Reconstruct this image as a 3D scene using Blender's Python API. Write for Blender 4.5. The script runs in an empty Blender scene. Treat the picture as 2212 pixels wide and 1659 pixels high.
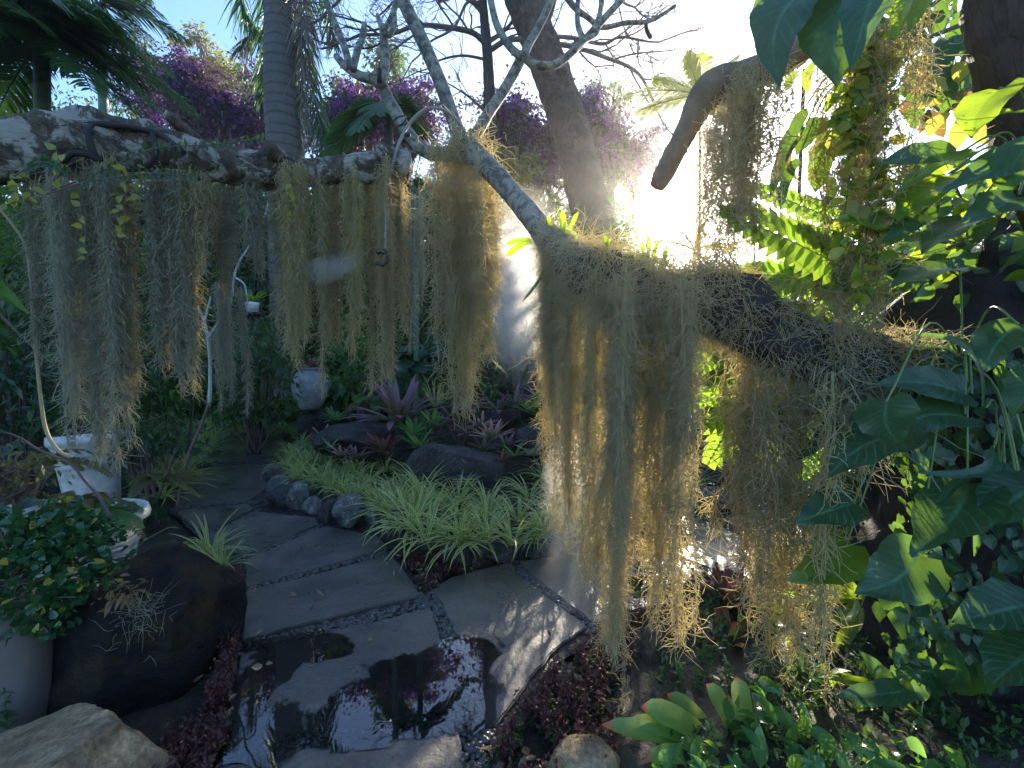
import bpy, bmesh, math
import numpy as np
from mathutils import Vector, noise as mnoise
R = math.radians
rng = np.random.default_rng(11)
SC = bpy.context.scene
COL = SC.collection

# ---------------------------------------------------------------- camera
CAM_Z, FPX, PITCH = 1.6, 928.0, R(2.0)      # FPX: focal length in units of a 2212 px wide frame
cd = bpy.data.cameras.new('camera'); cam = bpy.data.objects.new('camera', cd); COL.objects.link(cam)
cam.location = (0, 0, CAM_Z); cam.rotation_euler = (math.pi/2 - PITCH, 0, 0)
cd.sensor_width = 36; cd.lens = 36*FPX/2212; cd.clip_start = 0.05; cd.clip_end = 2000
SC.camera = cam
# ---------------------------------------------------------------- sky and sun
SUN_AZ, SUN_EL = 20.8, 21.2                 # degrees right of the view axis, above the horizon
sd = Vector((math.sin(R(SUN_AZ))*math.cos(R(SUN_EL)), math.cos(R(SUN_AZ))*math.cos(R(SUN_EL)), math.sin(R(SUN_EL))))
W = bpy.data.worlds.new('World'); SC.world = W; W.use_nodes = True
nt = W.node_tree; nt.nodes.clear()
out = nt.nodes.new('ShaderNodeOutputWorld')
sky = nt.nodes.new('ShaderNodeTexSky'); sky.sky_type = 'NISHITA'; sky.sun_disc = False
sky.sun_elevation = R(SUN_EL); sky.sun_rotation = R(SUN_AZ); sky.air_density = 1.0; sky.dust_density = 0.6; sky.ozone_density = 5.0
bg = nt.nodes.new('ShaderNodeBackground'); bg.inputs[1].default_value = 0.125
nt.links.new(sky.outputs[0], bg.inputs[0])
# the white aureole of the sun in the sky
tc = nt.nodes.new('ShaderNodeTexCoord')
dp = nt.nodes.new('ShaderNodeVectorMath'); dp.operation = 'DOT_PRODUCT'
nv = nt.nodes.new('ShaderNodeVectorMath'); nv.operation = 'NORMALIZE'
nt.links.new(tc.outputs['Generated'], nv.inputs[0]); nt.links.new(nv.outputs[0], dp.inputs[0]); dp.inputs[1].default_value = sd
def wm(op, a, b):
    n = nt.nodes.new('ShaderNodeMath'); n.operation = op
    for i, x in enumerate((a, b)):
        if isinstance(x, (int, float)): n.inputs[i].default_value = x
        else: nt.links.new(x, n.inputs[i])
    return n.outputs[0]
dc = wm('MAXIMUM', dp.outputs['Value'], 0.0)
a1 = wm('MULTIPLY', wm('POWER', dc, 9.0), 0.07)
a2 = wm('MULTIPLY', wm('POWER', dc, 45.0), 0.32)
a3 = wm('MULTIPLY', wm('POWER', dc, 500.0), 8.0)
asum = wm('ADD', wm('ADD', a1, a2), a3)
bg2 = nt.nodes.new('ShaderNodeBackground'); bg2.inputs[0].default_value = (1.0, 0.96, 0.9, 1)
nt.links.new(asum, bg2.inputs[1])
ad = nt.nodes.new('ShaderNodeAddShader'); nt.links.new(bg.outputs[0], ad.inputs[0]); nt.links.new(bg2.outputs[0], ad.inputs[1])
nt.links.new(ad.outputs[0], out.inputs[0])
sl = bpy.data.lights.new('sun', 'SUN'); sl.energy = 5.0; sl.angle = R(0.5); sl.color = (1.0, 0.88, 0.69)
so = bpy.data.objects.new('sun', sl); COL.objects.link(so)
so.rotation_euler = sd.to_track_quat('Z', 'Y').to_euler(); so.location = (10, 30, 12)
SC.view_settings.view_transform = 'Standard'; SC.view_settings.look = 'None'
SC.view_settings.exposure = 1.95; SC.view_settings.gamma = 1.0
SC.cycles.max_bounces = 8; SC.cycles.transmission_bounces = 6; SC.cycles.transparent_max_bounces = 16; SC.cycles.volume_bounces = 1

# ---------------------------------------------------------------- placing helpers
_c, _s = math.cos(PITCH), math.sin(PITCH)
def P(u, v, Y):
    a = (u-1106)/FPX; b = (829.5-v)/FPX
    d = np.array([a, _c + b*_s, -_s + b*_c]); d = d*(Y/d[1])
    return np.array([d[0], d[1], CAM_Z + d[2]])
def G(u, v, z=0.0):
    a = (u-1106)/FPX; b = (829.5-v)/FPX
    d = np.array([a, _c + b*_s, -_s + b*_c]); t = (z-CAM_Z)/d[2]
    return np.array([d[0]*t, d[1]*t, z])
def px(Y): return Y/FPX                    # metres covered by one pixel at distance Y

# ---------------------------------------------------------------- mesh helpers
class Geo:
    def __init__(s): s.V = []; s.F = []; s.U = []; s.n = 0
    def add(s, V, F, U=None):
        V = np.asarray(V, float).reshape(-1, 3)
        for f in (F if isinstance(F, list) else [F]): s.F.append(np.asarray(f, int) + s.n)
        s.V.append(V); s.U.append(np.zeros((len(V), 2)) if U is None else np.asarray(U, float).reshape(-1, 2)); s.n += len(V)
        return s
    def join(s, g):
        for f in g.F: s.F.append(f + s.n)
        s.V += g.V; s.U += g.U; s.n += g.n
        return s
ORG = {}
def mesh_of(name, geo, origin, smooth=True):
    V = np.concatenate(geo.V) - np.asarray(origin, float); U = np.concatenate(geo.U)
    me = bpy.data.meshes.new(name)
    me.vertices.add(len(V)); me.vertices.foreach_set('co', V.astype(np.float32).ravel())
    loops = np.concatenate([f.ravel() for f in geo.F]).astype(np.int32)
    cnt = np.concatenate([np.full(len(f), f.shape[1]) for f in geo.F]).astype(np.int32)
    me.loops.add(len(loops)); me.loops.foreach_set('vertex_index', loops)
    me.polygons.add(len(cnt)); me.polygons.foreach_set('loop_start', (np.cumsum(cnt)-cnt).astype(np.int32))
    if smooth: me.polygons.foreach_set('use_smooth', np.ones(len(cnt), bool))
    uvl = me.uv_layers.new(name='UVMap'); uvl.data.foreach_set('uv', U[loops].astype(np.float32).ravel())
    me.update(calc_edges=True)
    return me
def obj(name, geo, mat, parent=None, origin=None, smooth=True):
    if parent is not None: origin = ORG[parent.name]
    elif origin is None: origin = np.zeros(3)
    me = mesh_of(name, geo, origin, smooth); me.materials.append(mat)
    o = bpy.data.objects.new(name, me); COL.objects.link(o)
    if parent is not None: o.parent = parent
    else: o.location = origin
    ORG[o.name] = np.asarray(origin, float)
    return o
def tag(o, label=None, cat=None, group=None, kind=None):
    if label: o['label'] = label
    if cat: o['category'] = cat
    if group: o['group'] = group
    if kind: o['kind'] = kind
    return o
def thing(name, loc, label, cat, group=None):
    o = bpy.data.objects.new(name, None); COL.objects.link(o); o.empty_display_size = 0.1
    o.location = loc; ORG[o.name] = np.asarray(loc, float)
    return tag(o, label, cat, group)
def copy_tree(o, parent=None):
    c = o.copy(); COL.objects.link(c)
    if parent: c.parent = parent
    for ch in list(o.children): copy_tree(ch, c)
    return c
def place(o, loc, rz=0, s=1.0, sz=None):
    o.location = loc; o.rotation_euler = (0, 0, rz); o.scale = (s, s, s if sz is None else sz)
def nrm(a): return a/np.maximum(np.linalg.norm(a, axis=-1, keepdims=True), 1e-9)

def spline(pts, n=6):
    """Catmull-Rom through the rows of pts (any width)."""
    p = np.asarray(pts, float); p = np.vstack([2*p[0]-p[1], p, 2*p[-1]-p[-2]])
    out = []
    for i in range(1, len(p)-2):
        t = np.linspace(0, 1, n, endpoint=False)[:, None]
        out.append(.5*(2*p[i] + (p[i+1]-p[i-1])*t + (2*p[i-1]-5*p[i]+4*p[i+1]-p[i+2])*t**2 + (-p[i-1]+3*p[i]-3*p[i+1]+p[i+2])*t**3))
    out.append(p[-2][None]); return np.vstack(out)
def tube(g, pts, rad, sides=10, rough=0.0, freq=6.0, cap=True):
    p = np.asarray(pts, float); r = np.broadcast_to(np.asarray(rad, float), (len(p),))
    T = nrm(np.gradient(p, axis=0))
    a = np.cross(T[0], [0, 0, 1.0]); a = a if np.linalg.norm(a) > .1 else np.cross(T[0], [1.0, 0, 0])
    A = []
    for t in T:
        a = a - t*np.dot(a, t); a = a/np.linalg.norm(a); A.append(a)
    A = np.array(A); B = np.cross(T, A)
    th = np.linspace(0, 2*np.pi, sides, endpoint=False)
    ring = A[:, None]*np.cos(th)[None, :, None] + B[:, None]*np.sin(th)[None, :, None]
    rr = np.repeat(r[:, None], sides, 1)
    if rough > 0:
        for i in range(len(p)):
            for j in range(sides):
                q = (p[i] + ring[i, j]*r[i])*freq
                rr[i, j] *= 1 + rough*(mnoise.noise(Vector(q)) + .5*mnoise.noise(Vector(q*2.3)))
    V = p[:, None] + ring*rr[..., None]
    K = len(p); idx = np.arange(K*sides).reshape(K, sides); nx = np.roll(idx, -1, 1)
    F = np.stack([idx[:-1], nx[:-1], nx[1:], idx[1:]], -1).reshape(-1, 4)
    L = np.concatenate([[0], np.cumsum(np.linalg.norm(np.diff(p, axis=0), axis=1))])
    U = np.stack([np.broadcast_to(th/(2*np.pi), (K, sides)), np.broadcast_to(L[:, None], (K, sides))], -1)
    Fs = [F]; V = V.reshape(-1, 3); U = U.reshape(-1, 2)
    if cap:
        n = len(V); V = np.vstack([V, p[0]-T[0]*r[0]*.3, p[-1]+T[-1]*r[-1]*.3]); U = np.vstack([U, [0, 0], [0, L[-1]]])
        Fs.append(np.stack([nx[0], idx[0], np.full(sides, n)], -1)); Fs.append(np.stack([idx[-1], nx[-1], np.full(sides, n+1)], -1))
    g.add(V, Fs, U); return g
def threads(g, Pn, r):
    """many thin three-sided tubes: Pn (N,K,3), r (N,) or (N,K)"""
    N, K = Pn.shape[:2]
    r = np.asarray(r, float); r = r[:, None]*np.ones((1, K)) if r.ndim == 1 else r
    r = r.copy(); r[:, -1] *= .5
    T = nrm(np.gradient(Pn, axis=1)); ref = nrm(rng.normal(size=(N, 1, 3)))
    A = nrm(np.cross(T, ref)); B = np.cross(T, A)
    V = np.stack([Pn + r[..., None]*(A*math.cos(t)+B*math.sin(t)) for t in (0, 2.094, 4.189)], 2)
    idx = np.arange(N*K*3).reshape(N, K, 3); nx = np.roll(idx, -1, 2)
    F = np.stack([idx[:, :-1], nx[:, :-1], nx[:, 1:], idx[:, 1:]], -1).reshape(-1, 4)
    U = np.zeros((N, K, 3, 2)); U[..., 1] = np.linspace(0, 1, K)[None, :, None]; U[..., 0] = rng.random((N, 1, 1))
    g.add(V, F, U); return g
def ribbons(g, Pn, w, side, fold=0.0, wave=0.0):
    """blades: Pn (N,K,3), w (N,K) half widths, side (N,3) or (N,K,3); three verts across"""
    N, K = Pn.shape[:2]
    side = side[:, None] if side.ndim == 2 else side
    T = nrm(np.gradient(Pn, axis=1)); S = nrm(side - T*np.sum(side*T, -1, keepdims=True)); Nn = np.cross(S, T)
    w = w[..., None]
    off = Nn*w*fold
    wv = 0
    if wave: wv = Nn*w*wave*np.sin(np.linspace(0, 14, K)[None, :, None] + rng.random((N, 1, 1))*6)
    V = np.stack([Pn - S*w + off + wv, Pn, Pn + S*w + off - wv], 2)
    idx = np.arange(N*K*3).reshape(N, K, 3)
    F = np.concatenate([np.stack([idx[:, :-1, j], idx[:, :-1, j+1], idx[:, 1:, j+1], idx[:, 1:, j]], -1).reshape(-1, 4) for j in (0, 1)])
    U = np.zeros((N, K, 3, 2)); U[..., 0] = np.array([0, .5, 1]); U[..., 1] = np.linspace(0, 1, K)[None, :, None]
    g.add(V, F, U); return g
def flats(g, Pn, w, side):
    """cheap two-vert-wide blades"""
    N, K = Pn.shape[:2]
    T = nrm(np.gradient(Pn, axis=1)); side = side[:, None]; S = nrm(side - T*np.sum(side*T, -1, keepdims=True)); w = w[..., None]
    V = np.stack([Pn - S*w, Pn + S*w], 2); idx = np.arange(N*K*2).reshape(N, K, 2)
    F = np.stack([idx[:, :-1, 0], idx[:, :-1, 1], idx[:, 1:, 1], idx[:, 1:, 0]], -1).reshape(-1, 4)
    U = np.zeros((N, K, 2, 2)); U[..., 0] = np.array([0, 1]); U[..., 1] = np.linspace(0, 1, K)[None, :, None]
    g.add(V, F, U); return g
def rdir(n, zb=0.0):
    d = rng.normal(size=(n, 3)); d[:, 2] += zb; return nrm(d)
def leafs(g, pos, dirs, L, wr=.4, droop=.2, K=3, fold=0):
    """simple pointed leaves at pos along dirs"""
    n = len(pos); L = np.broadcast_to(L, (n,)) if np.ndim(L) else np.full(n, L)
    s = np.linspace(0, 1, K)
    Pn = pos[:, None] + dirs[:, None]*(L[:, None]*s)[..., None]; Pn[..., 2] -= droop*L[:, None]*s**2
    prof = np.array({3: [.12, 1, .04], 4: [.15, .95, .8, .03], 5: [.15, .8, 1, .7, .03], 6: [.12, .7, 1, .95, .6, .02], 7: [.1, .6, .92, 1, .85, .5, .02]}[K])
    w = (L*wr*.5)[:, None]*prof[None]
    side = np.cross(dirs, rdir(n, 2.5))
    if fold: ribbons(g, Pn, w, side, fold)
    else: flats(g, Pn, w, side)
    return g

# ---------------------------------------------------------------- materials
class NT:
    def __init__(s, name):
        s.m = bpy.data.materials.new(name); s.m.use_nodes = True; s.t = s.m.node_tree; s.t.nodes.clear()
        s.o = s.t.nodes.new('ShaderNodeOutputMaterial')
    def n(s, typ, ins={}, **kw):
        x = s.t.nodes.new(typ)
        for k, v in kw.items(): setattr(x, k, v)
        for k, v in ins.items():
            if hasattr(v, 'is_output') or isinstance(v, bpy.types.NodeSocket): s.t.links.new(v, x.inputs[k])
            else: x.inputs[k].default_value = v
        return x
    def mix(s, f, a, b, blend='MIX'):
        x = s.n('ShaderNodeMix', data_type='RGBA', blend_type=blend)
        for k, v in ((0, f), (6, a), (7, b)):
            if isinstance(v, bpy.types.NodeSocket): s.t.links.new(v, x.inputs[k])
            else: x.inputs[k].default_value = v if k == 0 else (*v, 1)[:4]
        return x.outputs[2]
    def ramp(s, f, stops):
        x = s.n('ShaderNodeValToRGB', {0: f}); e = x.color_ramp.elements
        while len(e) < len(stops): e.new(.5)
        for i, (p, c) in enumerate(stops): e[i].position = p; e[i].color = (*c, 1)[:4] if not isinstance(c, (int, float)) else (c, c, c, 1)
        return x.outputs[0]
    def math(s, op, a, b=0.0):
        return s.n('ShaderNodeMath', {0: a, 1: b}, operation=op).outputs[0]
    def noise(s, vec, scale, det=4, rough=.55, dist=0.0):
        return s.n('ShaderNodeTexNoise', {'Vector': vec, 'Scale': scale, 'Detail': det, 'Roughness': rough, 'Distortion': dist}).outputs[0]
    def coord(s, k='Object'): return s.n('ShaderNodeTexCoord').outputs[k]
    def mapping(s, vec, sc): return s.n('ShaderNodeMapping', {'Vector': vec, 'Scale': sc}).outputs[0]
    def done(s, shader): s.t.links.new(shader, s.o.inputs[0]); return s.m
def leaf_mat(name, c1, c2, tr, tmix=.45, rough=.38, vgrad=None, ugrad=None, vein=0.0, spec=.5, dry=None):
    N = NT(name)
    ri = N.n('ShaderNodeNewGeometry').outputs['Random Per Island']
    col = N.mix(ri, c1, c2)
    nz = N.noise(N.coord(), 9.0, 3)
    col = N.mix(N.math('MULTIPLY', nz, .5), col, tuple(x*.35 for x in c1))
    uv = N.n('ShaderNodeSeparateXYZ', {0: N.coord('UV')})
    trc = N.mix(ri, tr, tuple(x*.75 for x in tr))
    if vgrad:       # colour towards the tip
        f = N.ramp(uv.outputs[1], [(vgrad[1], 0.0), (vgrad[2], 1.0)])
        col = N.mix(f, col, vgrad[0]); trc = N.mix(f, trc, tuple(min(1, x*1.6) for x in vgrad[0]))
    if ugrad:       # pale margins
        e = N.math('ABSOLUTE', N.math('SUBTRACT', uv.outputs[0], .5))
        f = N.ramp(e, [(.22, 0.0), (.34, 1.0)])
        col = N.mix(f, col, ugrad); trc = N.mix(f, trc, ugrad)
    if vein:
        e = N.math('ABSOLUTE', N.math('SUBTRACT', uv.outputs[0], .5))
        f = N.ramp(e, [(.0, 1.0), (.05, 0.0)])
        w = N.n('ShaderNodeTexWave', {'Vector': N.n('ShaderNodeCombineXYZ', {0: N.math('SUBTRACT', uv.outputs[1], N.math('MULTIPLY', e, .5)), 1: 0.0, 2: 0.0}).outputs[0], 'Scale': 3.2})
        f2 = N.math('MULTIPLY', N.ramp(w.outputs[1], [(.86, 0.0), (.97, 1.0)]), .5)
        ff = N.math('MULTIPLY', N.math('MAXIMUM', f, f2), vein)
        col = N.mix(ff, col, tuple(min(1, x*2.4+.03) for x in c2)); trc = N.mix(ff, trc, tuple(x*.4 for x in tr))
    if vein:
        sp_ = N.math('MULTIPLY', N.ramp(N.noise(N.coord(), 45.0, 4, .7), [(.60, 0.0), (.68, .75)]), 1.0); col = N.mix(sp_, col, (.11, .08, .03)); trc = N.mix(sp_, trc, (.12, .08, .02))
        n5 = N.ramp(N.noise(N.coord(), 14.0, 5, .6), [(.35, 0.0), (.65, .55)]); col = N.mix(n5, col, tuple(x*.5 for x in c1))
    if dry:
        f = N.ramp(ri, [(.92, 0.0), (.95, 1.0)])
        col = N.mix(f, col, dry); trc = N.mix(f, trc, tuple(min(1, x*1.8) for x in dry))
    b = N.n('ShaderNodeBump', {'Height': N.noise(N.coord(), 60.0, 2), 'Strength': .15, 'Distance': .01})
    p = N.n('ShaderNodeBsdfPrincipled', {'Base Color': col, 'Roughness': rough, 'Specular IOR Level': spec, 'Normal': b.outputs[0]})
    t = N.n('ShaderNodeBsdfTranslucent', {'Color': trc})
    return N.done(N.n('ShaderNodeMixShader', {0: tmix, 1: p.outputs[0], 2: t.outputs[0]}).outputs[0])
def bark_mat(name, dark, mid, light, sc=(6, 6, 1.5), lf=(.45, .62), bump=.6, dist=.02, rough=.85, patch=3.0, vor=.2):
    N = NT(name); oc = N.coord(); mp = N.mapping(oc, sc)
    n1 = N.noise(mp, 3.0, 9, .7); n2 = N.noise(oc, patch, 8, .68, .5); v = N.n('ShaderNodeTexVoronoi', {'Vector': mp, 'Scale': 4.0}, feature='DISTANCE_TO_EDGE').outputs[0]
    col = N.mix(N.ramp(n1, [(.3, 0.0), (.7, 1.0)]), dark, mid)
    col = N.mix(N.ramp(n2, [(lf[0], 0.0), (lf[1], 1.0)]), col, light)
    h = N.math('ADD', n1, N.math('MULTIPLY', N.ramp(v, [(0, 0.0), (.12, 1.0)]), vor))
    b = N.n('ShaderNodeBump', {'Height': h, 'Strength': bump, 'Distance': dist})
    p = N.n('ShaderNodeBsdfPrincipled', {'Base Color': col, 'Roughness': rough, 'Normal': b.outputs[0]})
    return N.done(p.outputs[0])
def rock_mat(name, dark, light, moss=None, rough=(.35, .8), sc=3.0, bump=.7, lichen=None, spec=.4):
    N = NT(name); oc = N.coord()
    n1 = N.noise(oc, sc, 9, .62, .4); n2 = N.noise(oc, sc*6, 6, .7)
    col = N.mix(N.ramp(n1, [(.35, 0.0), (.68, 1.0)]), dark, light)
    col = N.mix(N.ramp(n2, [(.4, .55), (.6, 0.0)]), col, tuple(x*.5 for x in dark))
    if moss: col = N.mix(N.ramp(N.noise(N.mapping(oc, (1, 1, 1.6)), sc*.55, 5, .6, 1.0), [(.5, 0.0), (.6, .8)]), col, moss)
    if lichen: col = N.mix(N.ramp(N.noise(oc, sc*3, 5, .7), [(.58, 0.0), (.66, .85)]), col, lichen)
    r = N.ramp(N.noise(oc, sc*.8, 3), [(.35, rough[0]), (.65, rough[1])])
    b = N.n('ShaderNodeBump', {'Height': N.math('ADD', n1, N.math('MULTIPLY', n2, .4)), 'Strength': bump, 'Distance': .04})
    p = N.n('ShaderNodeBsdfPrincipled', {'Base Color': col, 'Roughness': r, 'Specular IOR Level': spec, 'Normal': b.outputs[0]})
    return N.done(p.outputs[0])
def plain_mat(name, c, rough=.5, metal=0.0, var=.25, sc=8.0, bump=.1):
    N = NT(name); oc = N.coord(); n1 = N.noise(oc, sc, 5, .6)
    col = N.mix(N.math('MULTIPLY', N.ramp(n1, [(.4, 0.0), (.7, 1.0)]), var), c, tuple(x*.35 for x in c))
    b = N.n('ShaderNodeBump', {'Height': n1, 'Strength': bump, 'Distance': .01})
    return N.done(N.n('ShaderNodeBsdfPrincipled', {'Base Color': col, 'Roughness': rough, 'Metallic': metal, 'Normal': b.outputs[0]}).outputs[0])
M = {}
def moss_mat(name, c1, c2, tr, tmix=.45):
    N = NT(name); ri = N.n('ShaderNodeNewGeometry').outputs['Random Per Island']
    nz = N.ramp(N.noise(N.mapping(N.coord(), (3, 3, .7)), 2.2, 3), [(.35, 0.0), (.65, 1.0)])
    col = N.mix(ri, c1, c2); col = N.mix(N.math('MULTIPLY', nz, .3), col, tuple(x*.55 for x in c1))
    p = N.n('ShaderNodeBsdfPrincipled', {'Base Color': col, 'Roughness': .55, 'Specular IOR Level': .3})
    t = N.n('ShaderNodeBsdfTranslucent', {'Color': N.mix(ri, tr, tuple(x*.6 for x in tr))})
    return N.done(N.n('ShaderNodeMixShader', {0: tmix, 1: p.outputs[0], 2: t.outputs[0]}).outputs[0])
M['moss'] = moss_mat('spanish_moss', (.44, .41, .31), (.60, .55, .42), (1.0, .87, .50), .66)
M['mossgrey'] = moss_mat('spanish_moss_grey', (.33, .34, .27), (.48, .47, .38), (.92, .85, .60), .52)
M['mosslit'] = moss_mat('spanish_moss_sunlit', (.52, .48, .31), (.66, .60, .38), (1.0, .87, .44), .62)  # lit copy of the moss: gold of the backlight put into its colour
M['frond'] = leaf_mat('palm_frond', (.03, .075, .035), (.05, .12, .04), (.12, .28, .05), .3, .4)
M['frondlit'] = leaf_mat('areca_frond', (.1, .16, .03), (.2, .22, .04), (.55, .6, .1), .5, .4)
M['frondry'] = leaf_mat('dry_frond', (.16, .15, .12), (.26, .25, .2), (.3, .28, .2), .25, .6)
M['farleaf'] = leaf_mat('far_foliage', (.03, .07, .03), (.06, .11, .035), (.16, .28, .05), .35, .45)
M['midleaf'] = leaf_mat('shrub_foliage', (.035, .09, .03), (.07, .15, .04), (.22, .42, .06), .38, .4)
M['blueleaf'] = leaf_mat('blue_green_foliage', (.03, .085, .055), (.05, .13, .075), (.12, .3, .12), .3, .4)
M['oliveleaf'] = leaf_mat('olive_foliage', (.07, .08, .03), (.13, .13, .04), (.4, .4, .08), .4, .5)
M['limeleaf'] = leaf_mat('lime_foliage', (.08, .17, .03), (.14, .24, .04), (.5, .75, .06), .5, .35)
M['glossleaf'] = leaf_mat('glossy_small_leaf', (.02, .07, .03), (.04, .12, .045), (.12, .3, .06), .22, .14, dry=(.35, .3, .05))
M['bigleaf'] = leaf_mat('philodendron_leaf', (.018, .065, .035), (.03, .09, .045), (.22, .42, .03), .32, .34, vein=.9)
M['biglit'] = leaf_mat('sunlit_philodendron_leaf', (.06, .15, .025), (.09, .2, .03), (.5, .72, .03), .5, .28, vein=.6)  # lit copy of the leaf above, sunlight put into a brighter green
M['yellowleaf'] = leaf_mat('yellow_vine_leaf', (.22, .26, .05), (.35, .33, .05), (.8, .7, .1), .5, .4)
M['rustleaf'] = leaf_mat('rust_leaf', (.13, .08, .03), (.2, .13, .04), (.42, .27, .06), .35, .5)
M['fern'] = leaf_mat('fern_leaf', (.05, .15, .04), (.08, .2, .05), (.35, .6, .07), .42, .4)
M['fernlit'] = leaf_mat('sunlit_fern_leaf', (.06, .15, .025), (.09, .19, .03), (.42, .66, .05), .5, .4, vein=.4)  # lit copy of the fern leaf: sun put into a yellower green
M['fernbrown'] = leaf_mat('browning_fern_leaf', (.12, .12, .03), (.2, .16, .06), (.4, .35, .1), .4, .5)
M['grass'] = leaf_mat('variegated_blade', (.12, .23, .05), (.19, .30, .06), (.5, .62, .12), .38, .42, ugrad=(.62, .62, .25), dry=(.40, .30, .12))
M['brgreen'] = leaf_mat('bromeliad_green', (.05, .16, .05), (.08, .22, .06), (.35, .6, .1), .3, .3)
M['brred'] = leaf_mat('bromeliad_red', (.10, .09, .04), (.16, .1, .05), (.35, .2, .08), .3, .3, vgrad=((.28, .05, .07), .2, .95))
M['brpurple'] = leaf_mat('bromeliad_purple', (.08, .10, .05), (.11, .12, .06), (.3, .2, .15), .28, .3, vgrad=((.24, .10, .17), .35, .9))
M['brpink'] = leaf_mat('bromeliad_pink', (.12, .18, .09), (.18, .2, .1), (.4, .35, .2), .3, .32, vgrad=((.5, .22, .24), .3, .9))
M['brtip'] = leaf_mat('bromeliad_red_tip', (.16, .30, .06), (.22, .34, .08), (.6, .75, .2), .4, .22, vgrad=((.7, .06, .06), .9, .99))
M['brrust'] = leaf_mat('bromeliad_mottled', (.16, .19, .04), (.24, .22, .05), (.6, .5, .1), .45, .28, vgrad=((.32, .05, .03), .7, 1.0))
M['bougleaf'] = leaf_mat('bougainvillea_leaf', (.05, .045, .03), (.07, .035, .05), (.16, .10, .10), .3, .5)
M['purple'] = leaf_mat('bougainvillea_bract', (.13, .03, .25), (.21, .045, .34), (.36, .09, .6), .38, .5)
M['redstem'] = leaf_mat('red_groundcover', (.07, .025, .025), (.13, .045, .04), (.28, .09, .08), .3, .45)
M['litter'] = leaf_mat('leaf_litter', (.10, .06, .03), (.25, .17, .1), (.2, .12, .05), .1, .4)
M['ground'] = rock_mat('wet_soil', (.018, .014, .011), (.05, .038, .028), moss=(.02, .035, .01), sc=4.0, bump=1.0, rough=(.3, .8))
M['pebble'] = plain_mat('wet_pebble', (.065, .062, .058), .3, 0, .7, 14.0, .1)
M['logbark'] = bark_mat('lichen_log_bark', (.02, .017, .014), (.17, .13, .085), (.40, .37, .31), (6, 6, 6), (.49, .56), 1.0, .06, .9, 7.0, vor=.10)
M['smoothbark'] = bark_mat('grey_smooth_bark', (.035, .034, .025), (.09, .086, .062), (.22, .205, .16), (5, 5, 5), (.44, .56), .45, .01, .7, 14.0)
M['roughbark'] = bark_mat('flaky_brown_bark', (.015, .010, .009), (.085, .058, .045), (.14, .10, .075), (7, 7, 1.6), (.45, .7), 1.0, .04, .9, 3.0, vor=.15)
M['darkbark'] = bark_mat('dark_wet_bark', (.008, .007, .007), (.028, .021, .02), (.05, .036, .032), (6, 6, 3), (.5, .7), .7, .02, .8, 4.0, vor=.08)
M['tanbark'] = bark_mat('tan_limb_bark', (.09, .052, .03), (.22, .135, .075), (.28, .18, .10), (3, 3, 3), (.45, .7), .6, .02, .8, 4.0)
M['twig'] = plain_mat('twig', (.12, .085, .075), .8, 0, .4, 12, .2)
M['palestem'] = plain_mat('pale_stem', (.42, .33, .18), .5, 0, .3, 25, .2)
M['whitetwig'] = plain_mat('white_lichen_branch', (.42, .44, .42), .8, 0, .5, 20, .3)
M['greenstem'] = plain_mat('green_stem', (.13, .2, .06), .5, 0, .3, 12, .1)
M['potwhite'] = plain_mat('white_pot', (.56, .57, .56), .5, 0, .7, 9, .35)
M['urn'] = plain_mat('grey_glazed_urn', (.34, .36, .37), .5, 0, .7, 7, .4)
M['black'] = plain_mat('black_hose', (.02, .02, .022), .4, 0, .2, 10, .05)
M['hose'] = plain_mat('grey_tube', (.22, .2, .16), .5, 0, .2, 10, .05)
M['pillar'] = bark_mat('pale_smooth_column', (.07, .06, .052), (.12, .10, .088), (.15, .13, .115), (2, 2, 1), (.4, .7), .3, .01, .7, 3.0)
M['boulderdark'] = rock_mat('wet_dark_boulder', (.003, .003, .004), (.012, .012, .014), moss=(.026, .019, .007), rough=(.5, .8), sc=3.6, bump=.9, spec=.2)
M['bouldertan'] = rock_mat('tan_boulder', (.16, .11, .06), (.58, .42, .24), rough=(.7, .9), sc=7.0, bump=1.0)  # lighter tan stands in for sunlight on these rocks
M['rockdark'] = rock_mat('dark_bed_rock', (.014, .014, .015), (.065, .06, .056), rough=(.35, .8), sc=7.0, bump=1.0, lichen=(.13, .13, .115))
M['rockgrey'] = rock_mat('grey_edging_stone', (.05, .05, .05), (.20, .195, .185), rough=(.4, .8), sc=7.0, lichen=(.3, .34, .32))
M['rockcoral'] = rock_mat('pitted_brown_rock', (.025, .02, .015), (.13, .10, .07), rough=(.5, .9), sc=9.0, bump=1.0)
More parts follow.
